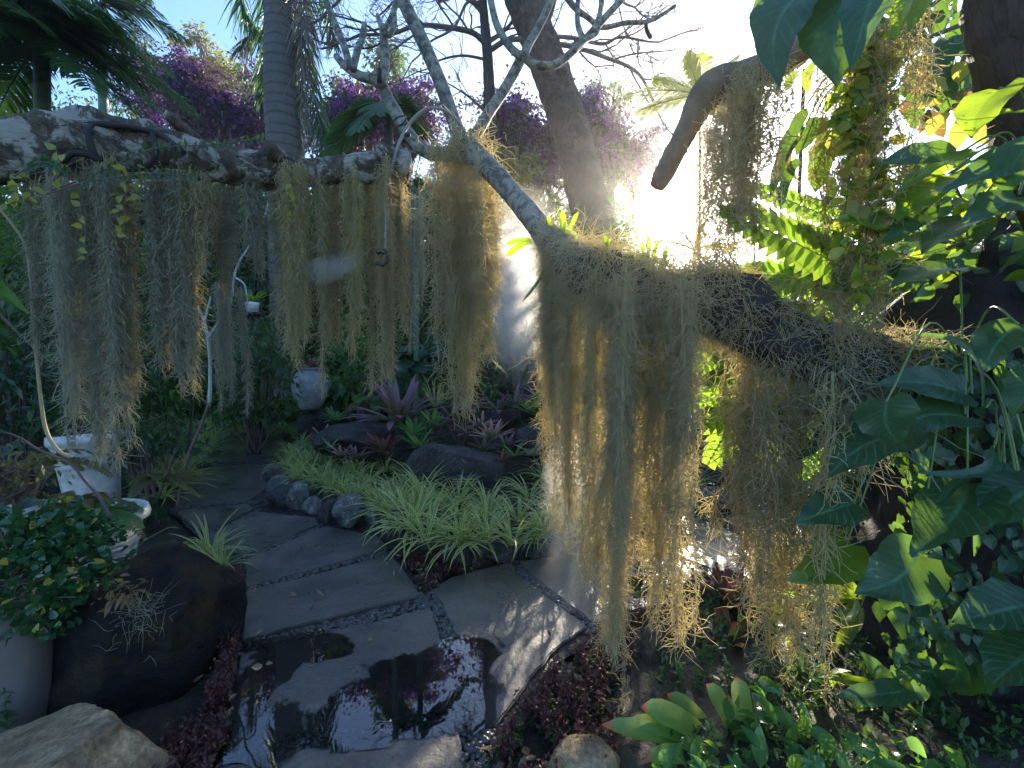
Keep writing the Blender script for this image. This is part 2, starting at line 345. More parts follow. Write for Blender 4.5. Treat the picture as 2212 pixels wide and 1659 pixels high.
# ---------------------------------------------------------------- setting
def puddle_mask(N, oc):
    n3 = N.noise(oc, 2.6, 6, .6, .8); n2 = N.noise(oc, 16.0, 4, .6)
    sep = N.n('ShaderNodeSeparateXYZ', {0: oc}); pud = None
    for (u, v, rx, ry) in [(900, 1500, .40, .27), (1000, 1440, .26, .26), (1040, 1520, .16, .24), (790, 1560, .30, .16), (550, 1470, .15, .42), (540, 1610, .22, .22), (690, 1400, .18, .10), (1400, 1265, .25, .18), (660, 1375, .2, .06), (590, 1392, .16, .07)]:
        c = G(u, v); dx = N.math('DIVIDE', N.math('SUBTRACT', sep.outputs[0], float(c[0])), rx); dy = N.math('DIVIDE', N.math('SUBTRACT', sep.outputs[1], float(c[1])), ry)
        e = N.math('SUBTRACT', 1.15, N.math('ADD', N.math('MULTIPLY', dx, dx), N.math('MULTIPLY', dy, dy)))
        pud = e if pud is None else N.math('MAXIMUM', pud, e)
    pud = N.math('ADD', N.math('MAXIMUM', pud, -1.5), N.math('MULTIPLY', N.math('SUBTRACT', N.math('ADD', N.math('MULTIPLY', n3, .8), N.math('MULTIPLY', n2, .2)), .5), 5.0))
    return N.ramp(pud, [(.05, 0.0), (.22, 1.0)])
def slate_mat():
    N = NT('wet_slate'); oc = N.coord()
    n1 = N.noise(oc, 2.2, 8, .66, .4); n2 = N.noise(oc, 34.0, 6, .7); n3 = N.noise(oc, 1.8, 6, .62, .8); n4 = N.noise(oc, 90.0, 3, .7); n6 = N.noise(oc, 5.5, 7, .7, .3)
    col = N.mix(N.ramp(n1, [(.36, 0.0), (.64, 1.0)]), (.062, .061, .060), (.175, .148, .118)); col = N.mix(N.ramp(n2, [(.38, .6), (.58, 0.0)]), col, (.03, .03, .032))
    col = N.mix(N.ramp(n6, [(.52, 0.0), (.66, .7)]), col, (.055, .062, .035)); col = N.mix(N.ramp(n6, [(.30, .8), (.40, 0.0)]), col, (.022, .020, .018))
    col = N.mix(N.ramp(n4, [(.66, 0.0), (.74, .5)]), col, (.26, .26, .25))
    pm = puddle_mask(N, oc); wet = N.ramp(n3, [(.36, 1.0), (.60, .2)])
    col = N.mix(N.math('MULTIPLY', N.math('MAXIMUM', pm, wet), .5), col, (.025, .024, .022))
    r = N.math('SUBTRACT', N.math('ADD', .40, N.math('MULTIPLY', n2, .18)), N.math('MULTIPLY', wet, .24))
    b = N.n('ShaderNodeBump', {'Height': N.math('ADD', N.math('ADD', N.math('MULTIPLY', n1, .5), N.math('MULTIPLY', n6, .3)), N.math('MULTIPLY', n2, .45)), 'Strength': .7, 'Distance': .014})
    b2 = N.n('ShaderNodeBump', {'Height': n2, 'Strength': .2, 'Distance': .01})
    p = N.n('ShaderNodeBsdfPrincipled', {'Base Color': col, 'Roughness': r, 'Specular IOR Level': .8, 'Normal': b.outputs[0], 'Coat Weight': N.math('MULTIPLY', wet, .6), 'Coat Roughness': .13, 'Coat IOR': 1.6, 'Coat Normal': b2.outputs[0]})
    return N.done(p.outputs[0])
def water_mat():
    N = NT('puddle_water'); oc = N.coord()
    b = N.n('ShaderNodeBump', {'Height': N.noise(oc, 6.0, 2), 'Strength': .03, 'Distance': .01})
    g = N.n('ShaderNodeBsdfGlossy', {'Roughness': .012, 'Normal': b.outputs[0]}); t = N.n('ShaderNodeBsdfTransparent', {'Color': (.8, .8, .8, 1)})
    f = N.n('ShaderNodeFresnel', {'IOR': 1.8, 'Normal': b.outputs[0]}); w = N.n('ShaderNodeMixShader', {0: f.outputs[0], 1: t.outputs[0], 2: g.outputs[0]})
    t2 = N.n('ShaderNodeBsdfTransparent')
    return N.done(N.n('ShaderNodeMixShader', {0: puddle_mask(N, oc), 1: t2.outputs[0], 2: w.outputs[0]}).outputs[0])
M['slate'] = slate_mat(); M['water'] = water_mat()
M['mortar'] = rock_mat('pebble_bed', (.02, .02, .02), (.06, .055, .05), rough=(.12, .5), sc=8.0, bump=.8)
M['seam'] = plain_mat('seam', (.03, .03, .03), .5)

def poly_mesh(pts, z0, z1, bevel=0.0):
    bm = bmesh.new()
    vs = [bm.verts.new((p[0], p[1], z1)) for p in pts]; f = bm.faces.new(vs)
    if f.normal.z < 0: f.normal_flip()
    f.normal_update()
    if f.normal.z < 0: bmesh.ops.reverse_faces(bm, faces=[f])
    if z0 is not None:
        r = bmesh.ops.extrude_face_region(bm, geom=[f]); top = [e for e in r['geom'] if isinstance(e, bmesh.types.BMVert)]
        for v in top: v.co.z = z0
        # original face stays on top, extruded copy is the bottom
        bmesh.ops.recalc_face_normals(bm, faces=bm.faces)
        if bevel:
            ed = [e for e in bm.edges if e.verts[0].co.z > z1-1e-4 and e.verts[1].co.z > z1-1e-4]
            bmesh.ops.bevel(bm, geom=ed, offset=bevel, segments=2, affect='EDGES')
    return bm
def bm_obj(name, bm, mat, parent=None, smooth=False):
    me = bpy.data.meshes.new(name); bm.to_mesh(me); bm.free(); me.materials.append(mat)
    if smooth: me.polygons.foreach_set('use_smooth', np.ones(len(me.polygons), bool))
    o = bpy.data.objects.new(name, me); COL.objects.link(o); ORG[o.name] = np.zeros(3)
    if parent: o.parent = parent; 
    return o
def wobble(pts, sub=5, amp=.015, freq=3.0, closed=True):
    out = []; n = len(pts)
    for i in range(n):
        a, b = np.array(pts[i][:2]), np.array(pts[(i+1) % n][:2])
        for k in range(sub):
            q = a + (b-a)*k/sub
            w = Vector((q[0]*freq, q[1]*freq, 1.7))
            out.append(q + amp*np.array([mnoise.noise(w), mnoise.noise(w+Vector((9, 4, 2)))]))
    return out

# ground: one sheet to the horizon, gently uneven near by
def hgt(x, y): return 0.03*mnoise.noise(Vector((x*.8, y*.8, 0))) + .02*mnoise.noise(Vector((x*4, y*4, 3))) - .055
g = Geo(); nx_, ny_ = 150, 150
xs = np.sign(np.linspace(-1, 1, nx_))*(np.abs(np.linspace(-1, 1, nx_))**2.6)*900; ys = 3 + np.sign(np.linspace(-1, 1, ny_))*(np.abs(np.linspace(-1, 1, ny_))**2.6)*900
Vg = np.array([[x, y, hgt(x, y) if abs(x) < 30 and abs(y) < 40 else -.055] for y in ys for x in xs]); ig = np.arange(nx_*ny_).reshape(ny_, nx_)
g.add(Vg, np.stack([ig[:-1, :-1], ig[:-1, 1:], ig[1:, 1:], ig[1:, :-1]], -1).reshape(-1, 4))
tag(obj('ground', g, M['ground']), kind='structure')

PATH = [(455, 1800), (478, 1640), (500, 1500), (512, 1380), (515, 1290), (480, 1200), (425, 1150), (368, 1105), (395, 1050), (445, 1000), (470, 950), (440, 915), (395, 893), (560, 893), (640, 920), (655, 938), (618, 955), (592, 1000), (585, 1050), (660, 1100), (770, 1140), (845, 1180), (890, 1235), (925, 1260), (975, 1243), (1100, 1205), (1200, 1195), (1330, 1185), (1420, 1130), (1490, 1095), (1570, 1075), (1790, 1100), (1950, 1180), (1850, 1230), (1640, 1262), (1510, 1292), (1400, 1320), (1330, 1345), (1275, 1390), (1205, 1420), (1150, 1475), (1085, 1580), (1030, 1620), (1020, 1800)]
bm = poly_mesh([tuple(q) for q in wobble([G(*p) for p in PATH], 5, .03)], None, -.022)
bmesh.ops.triangulate(bm, faces=bm.faces)
tag(bm_obj('path', bm, M['mortar']), kind='structure')
SLABS = [
 [(440, 1720), (480, 1652), (600, 1628), (800, 1594), (994, 1560), (1004, 1720)],
 [(519, 1413), (720, 1362), (930, 1312), (958, 1400), (988, 1532), (760, 1572), (585, 1590), (497, 1625), (502, 1520)],
 [(532, 1276), (690, 1238), (846, 1196), (880, 1238), (906, 1284), (720, 1330), (521, 1384)],
 [(528, 1209), (703, 1136), (815, 1158), (842, 1183), (748, 1209), (532, 1268)],
 [(448, 1158), (548, 1104), (676, 1118), (692, 1131), (530, 1199), (492, 1192)],
 [(375, 1102), (535, 1088), (550, 1097), (452, 1149), (428, 1142)],
 [(412, 1040), (468, 1006), (584, 1002), (572, 1018), (578, 1052), (540, 1078), (380, 1092)],
 [(480, 945), (560, 939), (612, 942), (615, 958), (588, 994), (470, 999), (478, 970)],
 [(452, 912), (520, 906), (600, 914), (636, 930), (600, 936), (482, 940)],
 [(934, 1272), (975, 1246), (1103, 1214), (1125, 1246), (1268, 1352), (1200, 1400), (1145, 1464), (1078, 1560), (1052, 1566), (1008, 1420), (958, 1308)],
 [(1124, 1212), (1200, 1203), (1325, 1190), (1336, 1270), (1300, 1345), (1282, 1345), (1144, 1238)],
 [(1348, 1196), (1400, 1190), (1450, 1203), (1600, 1262), (1520, 1288), (1400, 1312), (1345, 1322), (1346, 1260)],
 [(1442, 1122), (1490, 1108), (1560, 1140), (1730, 1215), (1640, 1252), (1612, 1258), (1470, 1200), (1405, 1172)],
 [(1505, 1100), (1568, 1080), (1780, 1106), (1900, 1175), (1760, 1208), (1600, 1142)]]
for i, s in enumerate(SLABS):
    bm = poly_mesh([tuple(q) for q in wobble([G(*p) for p in s], 14, .016, 11.0)], -.03, 0.0, .006)
    tag(bm_obj('path_slab', bm, M['slate']), kind='structure')
# pebbles in the strips between the slabs
STR = [([(490, 1640), (600, 1608), (780, 1578), (1000, 1545)], .07, 300), ([(515, 1400), (720, 1348), (915, 1300)], .06, 330), ([(528, 1272), (690, 1225), (848, 1188)], .05, 260),
       ([(520, 1206), (610, 1168), (700, 1132)], .05, 150), ([(440, 1160), (500, 1128), (560, 1098)], .04, 90), ([(375, 1096), (470, 1086), (560, 1082)], .04, 90), ([(460, 1003), (590, 998)], .04, 60),
       ([(915, 1270), (945, 1330), (985, 1440), (1010, 1540), (1030, 1640), (1035, 1720)], .10, 620), ([(1112, 1214), (1180, 1275), (1290, 1358)], .07, 330),
       ([(1335, 1190), (1340, 1340)], .06, 60), ([(1400, 1185), (1520, 1228), (1612, 1262)], .06, 200), ([(1490, 1102), (1600, 1150), (1740, 1212)], .06, 200)]
ico = bmesh.new(); bmesh.ops.create_icosphere(ico, subdivisions=1, radius=1.0)
IV = np.array([v.co[:] for v in ico.verts]); IF = np.array([[v.index for v in f.verts] for f in ico.faces]); ico.free()
g = Geo()
for pl, hw, n in STR:
    q = np.array([G(*p) for p in pl]); L = np.concatenate([[0], np.cumsum(np.linalg.norm(np.diff(q, axis=0), axis=1))])
    t = rng.random(n)*L[-1]; c = np.stack([np.interp(t, L, q[:, k]) for k in range(3)], -1)
    c[:, :2] += rng.uniform(-hw, hw, (n, 2)); c[:, 2] = -.018 + rng.uniform(-.003, .004, n)
    sc = rng.uniform(.012, .024, (n, 1))*np.stack([np.ones(n)*1.35, np.ones(n), np.ones(n)*.62], -1)
    a = rng.random(n)*6.3; ca, sa = np.cos(a), np.sin(a)
    V = IV[None]*sc[:, None]; X = V[..., 0]*ca[:, None]-V[..., 1]*sa[:, None]; Y = V[..., 0]*sa[:, None]+V[..., 1]*ca[:, None]
    V = np.stack([X, Y, V[..., 2]], -1) + c[:, None]
    g.add(V, (IF[None] + (np.arange(n)*len(IV))[:, None, None]).reshape(-1, 3))
tag(obj('pebbles', g, M['pebble']), 'rounded wet pebbles set in the joints between the slabs', 'pebbles', kind='stuff')
# puddles standing on the low slabs
PUD = [([(478, 1650), (500, 1500), (505, 1380), (620, 1350), (760, 1320), (930, 1300), (1000, 1330), (1100, 1350), (1130, 1400), (1078, 1540), (1020, 1600), (900, 1600), (700, 1640), (560, 1660)], .0035),
       ([(1340, 1200), (1450, 1205), (1560, 1250), (1480, 1290), (1345, 1320)], .0035)]
for pts, z in PUD:
    bm = poly_mesh([tuple(q) for q in wobble([G(*p) for p in pts], 9, .03, 9.0)], None, z)
    bmesh.ops.triangulate(bm, faces=bm.faces)
    tag(bm_obj('puddle_water', bm, M['water']), kind='structure')
# raised soil mounds of the planting beds
def mound(name, pts, h, inset=.35, n=46):
    q = np.array([G(*p)[:2] for p in pts]); lo, hi = q.min(0)-.05, q.max(0)+.05
    X, Y = np.meshgrid(np.linspace(lo[0], hi[0], n), np.linspace(lo[1], hi[1], n)); pt = np.stack([X.ravel(), Y.ravel()], -1)
    D = np.full(len(pt), 1e9); ins = np.zeros(len(pt), bool)
    for i in range(len(q)):
        a, b = q[i], q[(i+1) % len(q)]; ab = b-a; t = np.clip(((pt-a)@ab)/(ab@ab), 0, 1)
        D = np.minimum(D, np.linalg.norm(pt-(a+t[:, None]*ab), axis=1))
        c = ((a[1] > pt[:, 1]) != (b[1] > pt[:, 1])) & (pt[:, 0] < (b[0]-a[0])*(pt[:, 1]-a[1])/(b[1]-a[1]+1e-12)+a[0]); ins ^= c
    D = np.where(ins, D, -D); z = h*np.clip(D/inset, -.4, 1) - .03
    z = np.array([zz + .03*mnoise.noise(Vector((p[0]*4, p[1]*4, 0))) for zz, p in zip(z, pt)])
    idx = np.arange(n*n).reshape(n, n); F = np.stack([idx[:-1, :-1], idx[:-1, 1:], idx[1:, 1:], idx[1:, :-1]], -1).reshape(-1, 4)
    keep = (D[F] > -.12).any(1); gg = Geo(); gg.add(np.c_[pt, z], F[keep])
    return tag(obj(name, gg, M['ground']), kind='structure')
mound('planting_bed', [(612, 1060), (680, 1100), (790, 1135), (880, 1195), (960, 1225), (1100, 1200), (1250, 1190), (1400, 1130), (1480, 1090), (1560, 1070), (1500, 960), (1200, 900), (900, 895), (660, 935), (600, 1000)], .20)
mound('planting_bed', [(-900, 1150), (300, 1120), (370, 1090), (440, 1000), (470, 950), (430, 915), (300, 890), (-900, 890)], .12)
mound('planting_bed', [(1480, 1300), (1330, 1380), (1300, 1500), (1200, 1760), (2700, 1760), (2700, 1300), (1900, 1240), (1650, 1280)], .10, .2)

# ---------------------------------------------------------------- rocks
def rock(name, c, size, mat, label, cat='rock', planes=14, seed=0, rough=.05, rz=0, sub=5, group=None, flat=None, cuts=(), boxy=1.0):
    r = np.random.default_rng(seed); b = bmesh.new(); bmesh.ops.create_icosphere(b, subdivisions=sub, radius=1.0)
    V = np.array([v.co[:] for v in b.verts]); F = np.array([[v.index for v in f.verts] for f in b.faces]); b.free()
    V = np.sign(V)*np.abs(V)**boxy
    V *= 1.15 if boxy == 1 else 1.0
    for _ in range(planes):
        n = r.normal(size=3); n /= np.linalg.norm(n); d = r.uniform(.68, .95); V -= n*np.maximum(0, V@n-d)[:, None]
    for n, d in cuts:
        n = np.array(n, float); n /= np.linalg.norm(n); V -= n*np.maximum(0, V@n-d)[:, None]
    o = r.random(3)*50
    for i, v in enumerate(V):
        q = Vector(v*1.6+o); k = mnoise.fractal(q, 1.0, 2.0, 5)
        V[i] = v*(1+rough*k*1.6) + v*rough*.5*mnoise.noise(q*5)
    V *= np.array(size)/2; ca, sa = math.cos(rz), math.sin(rz)
    V = np.stack([V[:, 0]*ca-V[:, 1]*sa, V[:, 0]*sa+V[:, 1]*ca, V[:, 2]], -1)
    c = np.array(c, float); g = Geo(); g.add(V+c, F)
    return tag(obj(name, g, mat, None, (c[0], c[1], c[2]-size[2]/2)), label, cat, group)
def rock_px(name, u0, u1, v0, v1, Y, depth, mat, label, **k):
    """a rock standing at distance Y whose outline covers u0..u1 and v0..v1"""
    a, b = P((u0+u1)/2, v0, Y), P((u0+u1)/2, v1, Y); w = (u1-u0)*px(Y)
    return rock(name, ((a+b)/2) , (w, depth, a[2]-b[2]), mat, label, **k)
bd = rock_px('boulder', 30, 492, 1150, 1640, 2.3, .85, M['boulderdark'], 'huge smooth dark wet boulder with rusty edge beside the left of the path', cat='boulder', seed=3, planes=7, rough=.045, boxy=.62,
        cuts=[((-.10, -.95, .30), .74), ((1, -.15, .10), .82), ((-.42, -.05, 1), .66), ((.6, .1, .8), .86)], sub=6)
rock_px('boulder', -190, 372, 1556, 1850, 1.55, .60, M['bouldertan'], 'sunlit tan boulder at the bottom left with rough speckled top', cat='boulder', seed=8, planes=9, rough=.05, cuts=[((-.45, .1, 1), .58), ((.9, -.2, .3), .8)], sub=6)
rock_px('boulder', 1185, 1350, 1622, 1800, 1.62, .30, M['bouldertan'], 'small sunlit tan rounded rock at the bottom beside the red ground cover', cat='rock', seed=9, planes=6, rough=.03)
rock_px('boulder', 888, 1098, 955, 1085, 5.2, .55, M['rockdark'], 'dark flat-faced boulder bearing a small plaque in the central bed', cat='boulder', seed=14, planes=6, rough=.035, cuts=[((0, -1, .12), .5), ((.3, 0, 1), .7)])
rock_px('boulder', 690, 842, 902, 992, 6.6, .8, M['rockdark'], 'angular dark blue boulder under the largest purple bromeliad', cat='boulder', seed=21, planes=9, rough=.04, cuts=[((.15, -.2, 1), .55)])
rock_px('boulder', 1108, 1200, 915, 985, 5.9, .5, M['rockdark'], 'round grey boulder among bromeliads on the right of the central bed', cat='boulder', seed=31, planes=6, rough=.03)
rock_px('boulder', 1095, 1215, 775, 905, 8.6, 1.0, M['rockdark'], 'tall pointed dark boulder behind the central bed in the spray', cat='boulder', seed=41, planes=8, cuts=[((-.8, -.1, .6), .4), ((.8, -.1, .6), .45)])
rock_px('boulder', 1040, 1120, 880, 925, 7.4, .5, M['rockdark'], 'low dark rock behind the pink bromeliads of the central bed', cat='rock', seed=42, planes=8)
rock_px('boulder', 1475, 1660, 1256, 1405, 2.95, .45, M['rockcoral'], 'pitted brown coral-like rock under the right moss strands', cat='rock', seed=51, planes=5, rough=.13, sub=6)
rock_px('boulder', 1322, 1520, 1385, 1600, 2.3, .45, M['rockcoral'], 'rough grey-brown boulder with a dark hollow at the foot of the long moss', cat='boulder', seed=52, planes=7, rough=.07, sub=6, cuts=[((-.3, -1, -.5), .55)])
rock_px('boulder', 1480, 1700, 1380, 1600, 2.55, .6, M['rockcoral'], 'dark boulder behind the glossy green plants at the lower right', cat='boulder', seed=53, planes=7, rough=.06)
rock_px('boulder', 1490, 1580, 1052, 1096, 4.9, .35, M['rockgrey'], 'flat grey edging stone at the right end of the bed', cat='rock', seed=54, planes=8)
rock_px('boulder', 1530, 1600, 985, 1060, 5.6, .4, M['rockdark'], 'dark rock behind the right-hand moss above the far slab', cat='rock', seed=55, planes=8)
EDGE = [(568, 618, 1003, 1038, 'pale flat edging stone nearest the far slab'), (578, 632, 1032, 1060, 'grey lumpy edging stone second from the far slab'), (575, 640, 1052, 1095, 'dark edging stone at the corner of the path'),
        (618, 672, 1048, 1100, 'speckled edging stone behind the corner stone'), (655, 705, 1078, 1110, 'small bluish edging stone left of the rounded pale one'), (690, 735, 1085, 1128, 'dark low edging stone leaning on the pale rounded stone'),
        (722, 790, 1076, 1138, 'pale rounded wedge edging stone, the tallest of the row'), (783, 838, 1094, 1135, 'pale triangular edging stone beside the tallest one'), (830, 900, 1105, 1160, 'dark edging stone under the spider grass'),
        (880, 960, 1135, 1195, 'blackish edging stone above the red groundcover wedge'), (950, 1040, 1165, 1215, 'wet dark edging stone at the front tip of the bed'), (1040, 1130, 1165, 1208, 'long low dark edging stone right of the front tip'), (1130, 1210, 1160, 1200, 'dark edging stone under the mist column')]
for i, (u0, u1, v0, v1, lb) in enumerate(EDGE):
    Y = float(G((u0+u1)/2, v1-6)[1]) + .10
    rock_px('edging_stone', u0, u1, v0-4, v1+6, Y-.06, .26, M['rockgrey' if i in (0, 1, 3, 4, 6, 7) else 'rockdark'], lb, cat='rock', seed=60+i, planes=10, rough=.05, sub=4, group='edging stones of the central bed', rz=rng.random())
# plaque lettering: rows of tiny raised yellow strokes, unreadable in the photo as well
pl = thing('plaque', P(1000, 1052, 4.93), 'small dark plaque with rows of yellow lettering on the boulder', 'plaque')
gp = Geo(); a, b = P(972, 1028, 4.905), P(1034, 1064, 4.90)
def box(g, lo, hi):
    x0, y0, z0 = lo; x1, y1, z1 = hi
    g.add([(x0, y0, z0), (x1, y0, z0), (x1, y1, z0), (x0, y1, z0), (x0, y0, z1), (x1, y0, z1), (x1, y1, z1), (x0, y1, z1)],
          np.array([[0, 3, 2, 1], [4, 5, 6, 7], [0, 1, 5, 4], [1, 2, 6, 5], [2, 3, 7, 6], [3, 0, 4, 7]]))
box(gp, (a[0], 4.905, b[2]), (b[0], 4.99, a[2])); obj('plate', gp, M['black'], pl, smooth=False)
M['letter'] = plain_mat('yellow_lettering', (.45, .38, .08), .6, 0, .1)
gp = Geo()
for row, (zz, x0, x1) in enumerate([(.80, .08, .92), (.64, .08, .95), (.48, .08, .9), (.2, .3, .72)]):
    x = a[0] + x0*(b[0]-a[0]); xe = a[0]+x1*(b[0]-a[0]); z = b[2]+zz*(a[2]-b[2])
    while x < xe:
        w = rng.uniform(.006, .02); box(gp, (x, 4.902, z-.006), (min(x+w, xe), 4.906, z+.006)); x += w+.004
obj('lettering', gp, M['letter'], pl, smooth=False)

# ---------------------------------------------------------------- plant builders
def blades(g, c, n, L, wmax, tilt=(.1, 1.3), arch=1.0, K=6, spread=.03, prof=None, fold=.35, zup=0.0, strap=False):
    """rosette of arching blades round c"""
    az = rng.random(n)*2*np.pi if not strap else (np.arange(n)*2.4+rng.random(n)*.3)
    e = rng.uniform(tilt[0], tilt[1], n)         # from the vertical
    ln = L*rng.uniform(.7, 1.1, n); s = np.linspace(0, 1, K)
    th = e[:, None] + arch*(s[None]**1.3)*(.6+.8*rng.random((n, 1)))
    ds = ln[:, None]/(K-1)
    rr = np.cumsum(np.sin(th)*ds, 1) - np.sin(th[:, :1])*ds; zz = np.cumsum(np.cos(th)*ds, 1) - np.cos(th[:, :1])*ds
    tw = rng.normal(0, .12, (n, 1))*s[None]
    Pn = np.stack([np.cos(az[:, None]+tw)*(rr+spread), np.sin(az[:, None]+tw)*(rr+spread), zz+zup], -1) + np.asarray(c, float)
    side = np.stack([-np.sin(az), np.cos(az), np.zeros(n)], -1)
    prof = np.interp(s, *prof) if prof else np.interp(s, (0, .3, .7, 1), (.55, 1, .8, .03))
    ribbons(g, Pn, (wmax*rng.uniform(.8, 1.15, n))[:, None]*prof[None], side, fold)
    return g
def frond_geo(g, base, d, L, n, ll, lw, droop=.5, lift=0.0, hang=.3, ang=.9, K=4, wave=0, gt=None, rr=.008, start=.12, up=(0, 0, 1), taper=True, flat=False):
    """a pinnate frond: rachis curve from base along d, leaflets on both sides"""
    s = np.linspace(0, 1, 14)[:, None]; d = nrm(np.array(d, float)); base = np.array(base, float)
    rach = base + d*s*L; rach[:, 2] += (lift*s[:, 0] - droop*s[:, 0]**2)*L
    T = nrm(np.gradient(rach, axis=0)); S = nrm(np.cross(T, np.array(up, float)))
    t = np.linspace(start, .98, n); jit = lambda: rng.normal(0, .05, (n, 1))
    q = np.stack([np.interp(t, s[:, 0], rach[:, k]) for k in range(3)], -1); Tq = nrm(np.stack([np.interp(t, s[:, 0], T[:, k]) for k in range(3)], -1)); Sq = nrm(np.stack([np.interp(t, s[:, 0], S[:, k]) for k in range(3)], -1)); Nq = np.cross(Sq, Tq)
    prof = (np.sin(np.pi*np.clip(t*.86+.12, 0, 1))**.6) if taper else np.ones(n)
    for sg in (1, -1):
        dr = nrm(Tq*math.cos(ang)+Sq*sg*math.sin(ang)+jit()*1.0+Nq*.1); ln = ll*prof*rng.uniform(.88, 1.08, n)
        k = np.linspace(0, 1, K); Pn = q[:, None] + dr[:, None]*(ln[:, None]*k)[..., None]; Pn[..., 2] -= hang*ln[:, None]*k**1.8*rng.uniform(.7, 1.3, (n, 1))
        w = (lw*.5*np.ones(n))[:, None]*np.interp(k, (0, .25, .65, 1), (.5, 1, .85, .05))[None]
        sd_ = np.cross(dr, Nq)
        if flat: flats(g, Pn, w, sd_)
        else: ribbons(g, Pn, w, sd_, .25, wave)
    tube(g if gt is None else gt, rach, np.linspace(rr, rr*.35, 14), 5)
    return rach
def cloud(center, rad, nclump, nleaf, clump_r, L, wr=.45, K=3, g=None, shell=.45, droop=.3, flatz=.7):
    """leaf crown as a cloud of clumps with gaps between them"""
    g = g or Geo(); d = rdir(nclump); rr = (rng.uniform(shell**3, 1, nclump))**(1/3)
    cc = np.asarray(center) + d*rr[:, None]*np.asarray(rad)
    pos = np.repeat(cc, nleaf, 0); off = rng.normal(size=pos.shape); off[:, 2] *= flatz
    pos = pos + off*clump_r*.5*np.repeat(rng.uniform(.6, 1.4, nclump), nleaf)[:, None]
    dirs = nrm(nrm(pos-np.repeat(cc, nleaf, 0))*.8 + rdir(len(pos), -.2))
    leafs(g, pos, dirs, L*rng.uniform(.6, 1.25, len(pos)), wr, droop, K)
    return g, cc
def shrub(name, u, v, Y, w, h, mat, label, cat='shrub', nclump=26, nleaf=34, L=.12, wr=.45, group=None, K=3, stems=True, depth=None, cr=None, bark='twig', z0=None):
    """(u, v) = centre of the crown, w/h in px"""
    c = P(u, v, Y); rx, rz = w*px(Y)/2, h*px(Y)/2; ry = depth or rx*.8
    base = np.array([c[0], c[1], 0.0 if z0 is None else z0])
    t = thing(name, base, label, cat, group)
    g, cc = cloud(c, (rx, ry, rz), nclump, nleaf, cr or .42*min(rx, rz)+.05, L, wr, K)
    obj('foliage', g, mat, t)
    if stems:
        gs = Geo()
        for q in cc[::max(1, len(cc)//9)]:
            mid = base*.5+q*.5 + rng.normal(0, .05, 3); tube(gs, spline([base+rng.normal(0, .04, 3)*[1, 1, 0], mid, q], 5), np.linspace(.022, .006, 11)*max(1, Y/6), 5)
        obj('stem', gs, M[bark], t)
    return t
def tree(name, trunkpx, Y, crowns, mat, label, r=.12, L=.14, fk=2.7, group=None, bark='twig', nleaf=40, K=3, cat='tree', extra=None):
    """trunk from a list of pixel points; crowns: (u, v, w, h, nclump)"""
    Y *= fk; L *= fk*.9; r *= fk; nleaf = int(nleaf*2.4)
    pts = [P(u, v, Y) for u, v in trunkpx]; base = np.array([pts[0][0], Y, 0.0])
    t = thing(name, base, label, cat, group); gt = Geo(); pl = spline([base]+pts, 5); tube(gt, pl, np.linspace(r, r*.4, len(pl)), 9, .12, 3)
    g = Geo()
    for u, v, w, h, nc in crowns:
        c = P(u, v, Y); _, cc = cloud(c, (w*px(Y)/2, w*px(Y)*.4, h*px(Y)/2), nc, nleaf, .22*min(w, h)*px(Y)+.1, L, .45, K, g, .3)
        for q in cc[::max(1, len(cc)//7)]:
            tube(gt, spline([pl[-1-int(rng.integers(0, 6))], pl[-1]*.4+q*.6, q], 4), np.linspace(r*.35, r*.08, 9), 5)
    obj('trunk', gt, M[bark], t); obj('crown', g, mat, t)
    return t
# Spanish moss -----------------------------------------------------------
def moss_geo(tops, lens, per=150, cl=.065, rad=.0016, hug=.016, g=None, wander=.03, K=5, axis=None, conv=.7, zb=-1.5):
    g = g or Geo(); KK = 18
    tops = np.asarray(tops, float); lens = np.asarray(lens, float); n = len(tops)
    s = np.linspace(0, 1, KK)[None]
    ph = rng.random((n, 3, 2))*6.3; fr = rng.uniform(3, 10, (n, 3, 2))
    wv = lambda j: sum(np.sin(fr[:, k, j][:, None]*s + ph[:, k, j][:, None])/(k+1) for k in range(3))
    st = np.stack([tops[:, :1]+wander*wv(0)*(.15+s*.8), tops[:, 1:2]+wander*wv(1)*(.3+s), tops[:, 2:3]-lens[:, None]*s], -1)
    if axis is not None: st[..., :2] += (np.asarray(axis, float)[:, None, :2]-tops[:, None, :2])*(conv*s**1.3)[..., None]
    for k in range(3): threads(g, st + rng.normal(0, .004, st.shape), np.full(n, rad*.75))
    cnt = np.maximum(3, (lens*per).astype(int)); sid = np.repeat(np.arange(n), cnt); m = len(sid)
    t = rng.random(m)**.9; f = t*(KK-1); i = np.minimum(f.astype(int), KK-2); fr_ = (f-i)[:, None]
    p = st[sid, i]*(1-fr_) + st[sid, i+1]*fr_
    d = rdir(m, zb); h = hug*np.interp(t, (0, .3, .8, 1), (1.5, 1.1, .8, .5))[:, None]
    p = p + rng.normal(size=(m, 3))*h*.7
    L = cl*rng.uniform(.45, 1.4, m)*np.interp(t, (0, .85, 1), (1.1, 1, 1.1)); k = np.linspace(0, 1, K)[None, :, None]
    bend = rdir(m, -.7); bend2 = rdir(m)
    L_ = L[:, None, None]
    Pn = p[:, None] + d[:, None]*L_*k + bend[:, None]*L_*.6*(k**2) + bend2[:, None]*L_*.2*np.sin(k*5.5+rng.random((m, 1, 1))*6)
    threads(g, Pn, rad*rng.uniform(.65, 1.2, m))
    return g
